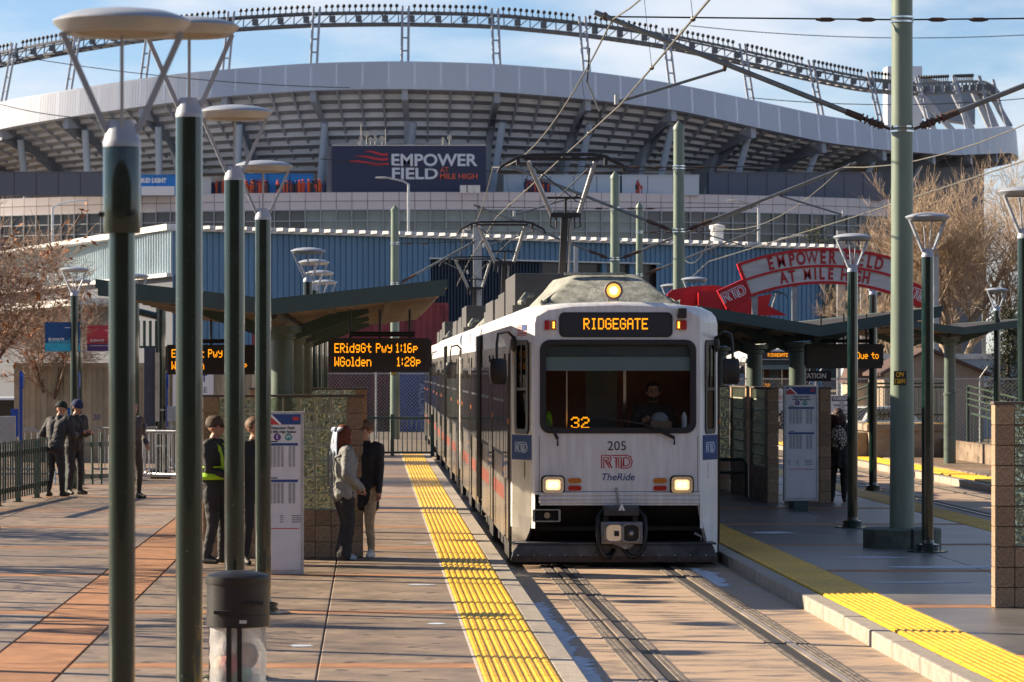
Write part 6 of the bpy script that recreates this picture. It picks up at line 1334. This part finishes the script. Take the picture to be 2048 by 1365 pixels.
t, h_, hw_ = terrace_box(206, 362, 352, 'bright blue drinks stand with white lettering and a white counter', BRB); text('lettering', 'BUD LIGHT', .66, (-hw_+5.6, -.03, h_-.55), t, WTXT, bold=.05, xs=.85); M().box(-hw_+4.3, -hw_+8.0, -.5, -.02, .0, 1.0).build('counter', WTXT, t)
terrace_box(363, 422, 358, 'small white stand between the blue drinks stand and the lamps', (.5, .53, .56))
t, h_, hw_ = terrace_box(490, 626, 350, 'plain bright blue stand left of the stadium sign', BRB); M().box(-hw_+.5, -hw_+2, -.1, -.02, .2, 1.0).build('counter', WTXT, t)
terrace_box(1008, 1240, 352, 'white panelled stand behind the big pantograph', (.46, .54, .62)); terrace_box(1244, 1398, 352, 'white panelled stand between the line poles', (.48, .55, .64)); terrace_box(1418, 1765, 347, 'dark grey panelled stand at the right of the terrace', SLATE, Y=385)
# big name sign
x0, x1 = at(664, 0, 371)[0], at(972, 0, 371)[0]; zt_ = at(0, 292, 371)[2]; zb = 21.8; sg = thing('stadium_sign', 'big navy stadium sign with white and orange lettering and red swooshes', 'sign', ((x0+x1)/2, 371, zb)); h = (x1-x0)/2; H_ = zt_-zb
NVY = mat('sign_navy', (.022, .032, .085), .5, var=.06, nscale=.3); M().box(-h, h, 0, 3, 0, H_).build('board', NVY, sg); M().box(-h-.55, -h-.005, .3, 3, 0, H_-.05).build('side_return', mat('sign_side', (.16, .18, .22), .6), sg); M().box(-h-.02, h+.02, -.05, 3, H_, H_+.12).build('top_edge', TRIM, sg)
def sgx(u): return at(u, 0, 371)[0]-(x0+x1)/2
def sgz(v): return at(0, v, 371)[2]-zb
WL = mat('sign_white', (.62, .66, .74), .5, var=0); OR = mat('sign_orange', (.66, .12, .06), .5, var=0)
def fit(nm, s, u0, u1, v0, v1, m, bold):
    k = text_m(s, 2.0, bold=bold, ext=.04); xs = [p[0] for p in k.v]; zs = [p[2] for p in k.v]; ax, az = min(xs), min(zs); fx = (sgx(u1)-sgx(u0))/(max(xs)-ax); fz = (sgz(v0)-sgz(v1))/(max(zs)-az)
    k.v = [(sgx(u0)+(x-ax)*fx, y-.05, sgz(v1)+(z-az)*fz) for x, y, z in k.v]; k.build(nm, m, sg)
fit('lettering', 'EMPOWER', 783, 955, 308, 333, WL, .05); fit('lettering', 'FIELD', 784, 876, 336, 359, WL, .05); fit('lettering', 'AT', 880, 897, 335, 345, OR, .03); fit('lettering', 'MILE HIGH', 880, 955, 347.5, 358.5, OR, .03)
for k_, (ut, vt, ln) in enumerate([(727, 304, 49), (706, 313.5, 70), (686, 323.5, 91)]):
    top_ = []; bot = []; n = 14
    for i in range(n+1):
        f = i/n; u = ut+ln*f; wv = math.sin(f*math.pi*1.7+.3)*3.0-f*1.0; th_ = 4.2*min(1, f*2.2); top_.append((sgx(u), sgz(vt+2-wv-th_*.5))); bot.append((sgx(u), sgz(vt+2-wv+th_*.6)))
    M().prism(top_+bot[::-1], -.09, -.01).build('swoosh', mat('sign_red', (.50, .03, .05), .5, var=0), sg)
ANT = mat('dish_grey', (.5, .48, .44), .5)
an = M()
for u, v, r in [(733, 268, .36), (722, 276, .22), (719, 286, .24), (741, 279, .26), (750, 270, .2), (751, 279, .26), (764, 278, .34), (886, 278, .2), (899, 275, .28)]: an.lathe([(r, -.3), (r*.9, .1), (.02, .15)], 14, (sgx(u), .6, sgz(v)), ax=1); an.tube([(sgx(u), .7, H_), (sgx(u), .7, sgz(v))], .04, 5)
for u, v in ((722, 248), (771, 258)): an.tube([(sgx(u), .8, H_), (sgx(u), .8, sgz(v))], .03, 5)
an.build('antenna_dishes', ANT, sg)
ac = M()
for u in (925, 940, 952): ac.box(sgx(u)-.35, sgx(u)+.35, -3.2, -2.5, -.1, .75)
ac.build('vent_box', TRIM, sg)
# fans on the terrace: too small to tell apart
for ci, col in enumerate([(.6, .10, .03), (.03, .04, .10), (.5, .08, .06), (.04, .04, .05)]):
    g = M(); r_ = random.Random(ci)
    for i in range(40):
        u = r_.choice([r_.uniform(300, 365), r_.uniform(395, 450), r_.uniform(490, 560), r_.uniform(560, 650), r_.uniform(1050, 1100), r_.uniform(1270, 1340)]); a = th_of(u, RP-1.2); x, y, z = sp(a, RP-1.2, 21.6); sc = r_.uniform(.9, 1.1)
        g.tube([(x, y, z), (x, y, z+.8*sc), (x, y, z+1.35*sc), (x, y, z+1.5*sc)], [.2, .2, .25, .08], 6); g.ball((x, y, z+1.65*sc), .13, 6, 5)
    o = g.build('crowd', mat('crowd_%d' % ci, col, .8)); o.location = (SX, SY, 0); o['kind'] = 'stuff'
# ------------------------------------------------------------------ trees
BARK = mat('bark_grey', (.13, .095, .075), .9, var=.25, nscale=8, bump=.6, bscale=30); TWIG = mat('twig_brown', (.31, .215, .16), .85, var=.2, nscale=3); TWIGP = mat('twig_pale', (.44, .33, .23), .85, var=.2, nscale=2); LEAF = mat('dry_leaf_orange', (.42, .13, .03), .7, var=.3, nscale=4)
def tree(nm, lb, loc, h, seed, trunk, twig, spread=1.0, upright=.3, levels=5, leaves=0, base_r=None, kids=(3, 5), first=.28, rz=0, lean=(0, 0)):
    t = thing(nm, lb, 'tree', loc, rz, 'bare winter trees'); r = random.Random(seed); T = M(); W_ = M(); tips = []
    def grow(p, d, L_, rad, lv):
        n = 4 if lv < 3 else 3; pts = [p]; rs = [rad]; q = p; dd = d
        for i in range(n):
            dd = (dd+Vector((r.uniform(-1, 1), r.uniform(-1, 1), r.uniform(-.6, .9)))*.17+Vector((0, 0, upright*.12))).normalized(); q = q+dd*L_/n; pts.append(q); rs.append(rad*(1-.45*(i+1)/n))
        (T if lv < 2 else W_).tube(pts, rs, 8 if lv < 2 else (5 if lv == 2 else 3), cap=lv < 3)
        if lv >= levels: tips.append((q, dd)); return
        nk = r.randint(*kids)+(2 if lv == 0 else 0)
        for k in range(nk):
            f = r.uniform(.35 if lv else .55, 1.0); i = min(n-1, int(f*n)); b = pts[i].lerp(pts[i+1], f*n-i) if f < 1 else pts[-1]
            a = Vector((r.gauss(0, 1), r.gauss(0, 1), r.gauss(.1, .6))).normalized(); nd = (dd*(.55+upright)+a*spread*.85).normalized()
            if nd.z < -.25: nd.z *= .3
            grow(b, nd.normalized(), L_*r.uniform(.55, .82), max(.0035, rs[i]*r.uniform(.45, .62)), lv+1)
    grow(Vector((0, 0, -.3)), Vector((lean[0], lean[1], 1)).normalized(), h*first+.3, base_r or h*.018, 0)
    sc = h/max(p[2] for p in W_.v)
    for q in (T, W_): q.v = [(x*sc, y*sc, z*sc) for x, y, z in q.v]
    tips = [(p*sc, d) for p, d in tips]
    T.build('trunk', trunk, t, smooth=True); W_.build('crown', twig, t)
    if leaves:
        g = M()
        for i in range(leaves):
            p, d = r.choice(tips)
            for j in range(r.randint(5, 12)):
                c = p+Vector((r.gauss(0, .10), r.gauss(0, .10), r.gauss(-.06, .09))); u_ = Vector((r.gauss(0, 1), r.gauss(0, 1), r.gauss(0, 1))).normalized(); v_ = u_.orthogonal().normalized(); s_ = r.uniform(.05, .10)
                g.add([c-u_*s_, c+v_*s_*.5, c+u_*s_*.2+v_*s_*.3, c+u_*s_, c+u_*s_*.2-v_*s_*.3, c-v_*s_*.5], [(0, 1, 2, 3, 4, 5)])
        o = g.build('leaves', LEAF, t); o['kind'] = 'stuff'
    return t
tree('oak_tree', 'bare brown tree with clinging orange leaves at the left edge', (-8.7, 75, 0), 7.2, 11, BARK, TWIG, spread=1.15, upright=.16, levels=6, leaves=110, base_r=.11, kids=(4, 4), first=.25)
tree('oak_tree', 'second bare tree with orange leaves, behind the red banner', (-8.4, 86, 0), 6.4, 23, BARK, TWIG, spread=1.2, upright=.12, levels=6, leaves=50, base_r=.11, kids=(3, 5), first=.25)
tree('cottonwood_tree', 'large pale bare tree behind the thick pole at right', (at(1905, 0, 122)[0], 122, 0), 11.2, 5, mat('bark_pale', (.30, .24, .18), .9, var=.2), TWIGP, spread=.95, upright=.45, levels=6, base_r=.2, kids=(4, 5), first=.17)
tree('cottonwood_tree', 'smaller pale bare tree left of the thick pole', (at(1765, 0, 128)[0], 128, 0), 8.0, 9, mat('bark_pale', (.30, .24, .18), .9, var=.2), TWIGP, spread=.9, upright=.4, levels=6, base_r=.13, kids=(3, 4), first=.2)
tree('cottonwood_tree', 'pale bare tree at the right edge behind the lamp', (at(2055, 0, 124)[0], 124, 0), 10.6, 31, mat('bark_pale', (.30, .24, .18), .9, var=.2), TWIGP, spread=.955, upright=.42, levels=6, base_r=.16, kids=(3, 4), first=.2)
for i, (x, y, h) in enumerate([(-10.5, 41.5, 5.2), (-11, 34.5, 5.4), (-11, 51, 5.4)]): tree('oak_tree', ('bare tree outside the left of the photo beside the plaza, added for its shadow', 'nearest bare tree, added for its shadow, outside the left of the photo', 'bare tree outside the left of the photo near the fence, added for its shadow')[i], (x, y, 0), h, 40+i, BARK, TWIG, spread=1.1, upright=.16, levels=4, base_r=.26, kids=(3, 5), first=.26)  # unseen trees added to throw branch shadows over the platform
PINE = mat('needle_green', (.055, .065, .025), .8, var=.35, nscale=2)
def conifer(lb, loc, h, w_, seed):
    t = thing('pine_tree', lb, 'tree', loc, 0, 'pine trees'); r = random.Random(seed); M().tube([(0, 0, 0), (0, 0, h)], [.14, .03], 7).build('trunk', BARK, t); g = M()
    for i in range(150):
        z = h*(.18+.8*(i/150)); rr = w_*(1.1-z/h)*r.uniform(.4, 1.0)+.15; a = r.uniform(0, 6.28); p = Vector((rr*math.cos(a), rr*math.sin(a), z+r.uniform(-.2, .3)))
        for j in range(34):
            c = p+Vector((r.gauss(0, .22), r.gauss(0, .22), r.gauss(0, .13))); d = Vector((r.gauss(0, 1), r.gauss(0, 1), r.gauss(.4, .8))).normalized()*.17; e = d.orthogonal().normalized()*.02; g.add([c-e, c+e, c+d], [(0, 1, 2)])
    g.build('crown', PINE, t)
conifer('dark pine behind the arch, in front of the stadium windows', (at(1635, 0, 195)[0], 195, 0), 11.0, 3.0, 1); conifer('shorter dark pine right of the first, below the right bare tree', (at(1705, 0, 190)[0], 190, 0), 9.0, 2.2, 2); conifer('small pine beside the lamp at the far right', (at(2016, 0, 118)[0], 118, 0), 4.4, .5, 3); conifer('low pine under the right half of the arch', (at(1765, 0, 135)[0], 135, 0), 4.6, 1.5, 4)
# ------------------------------------------------------------------ unseen building added behind the viewpoint to darken reflections
t = thing('added_brick_building', 'long dark brick building added behind the viewpoint to darken reflections', 'building', (0, -24, -.34)); M().box(-75, 75, -14, 0, 0, 13.5).build('wall', mat('dark_brick', (.075, .05, .04), .85, var=.2, nscale=.6), t); M().box(-75.3, 75.3, -14.3, .3, 13.5, 14.1).build('cornice', mat('dark_stone', (.14, .12, .10), .8), t)
wm = M().box(-.9, .9, 0, .06, -1.1, 1.1).mesh('window', MATS['car_side_glass'])
for i in range(34):
    for z in (3.0, 7.0, 11.0): inst(wm, 'window', t, (-72.6+4.4*i, .01, z))
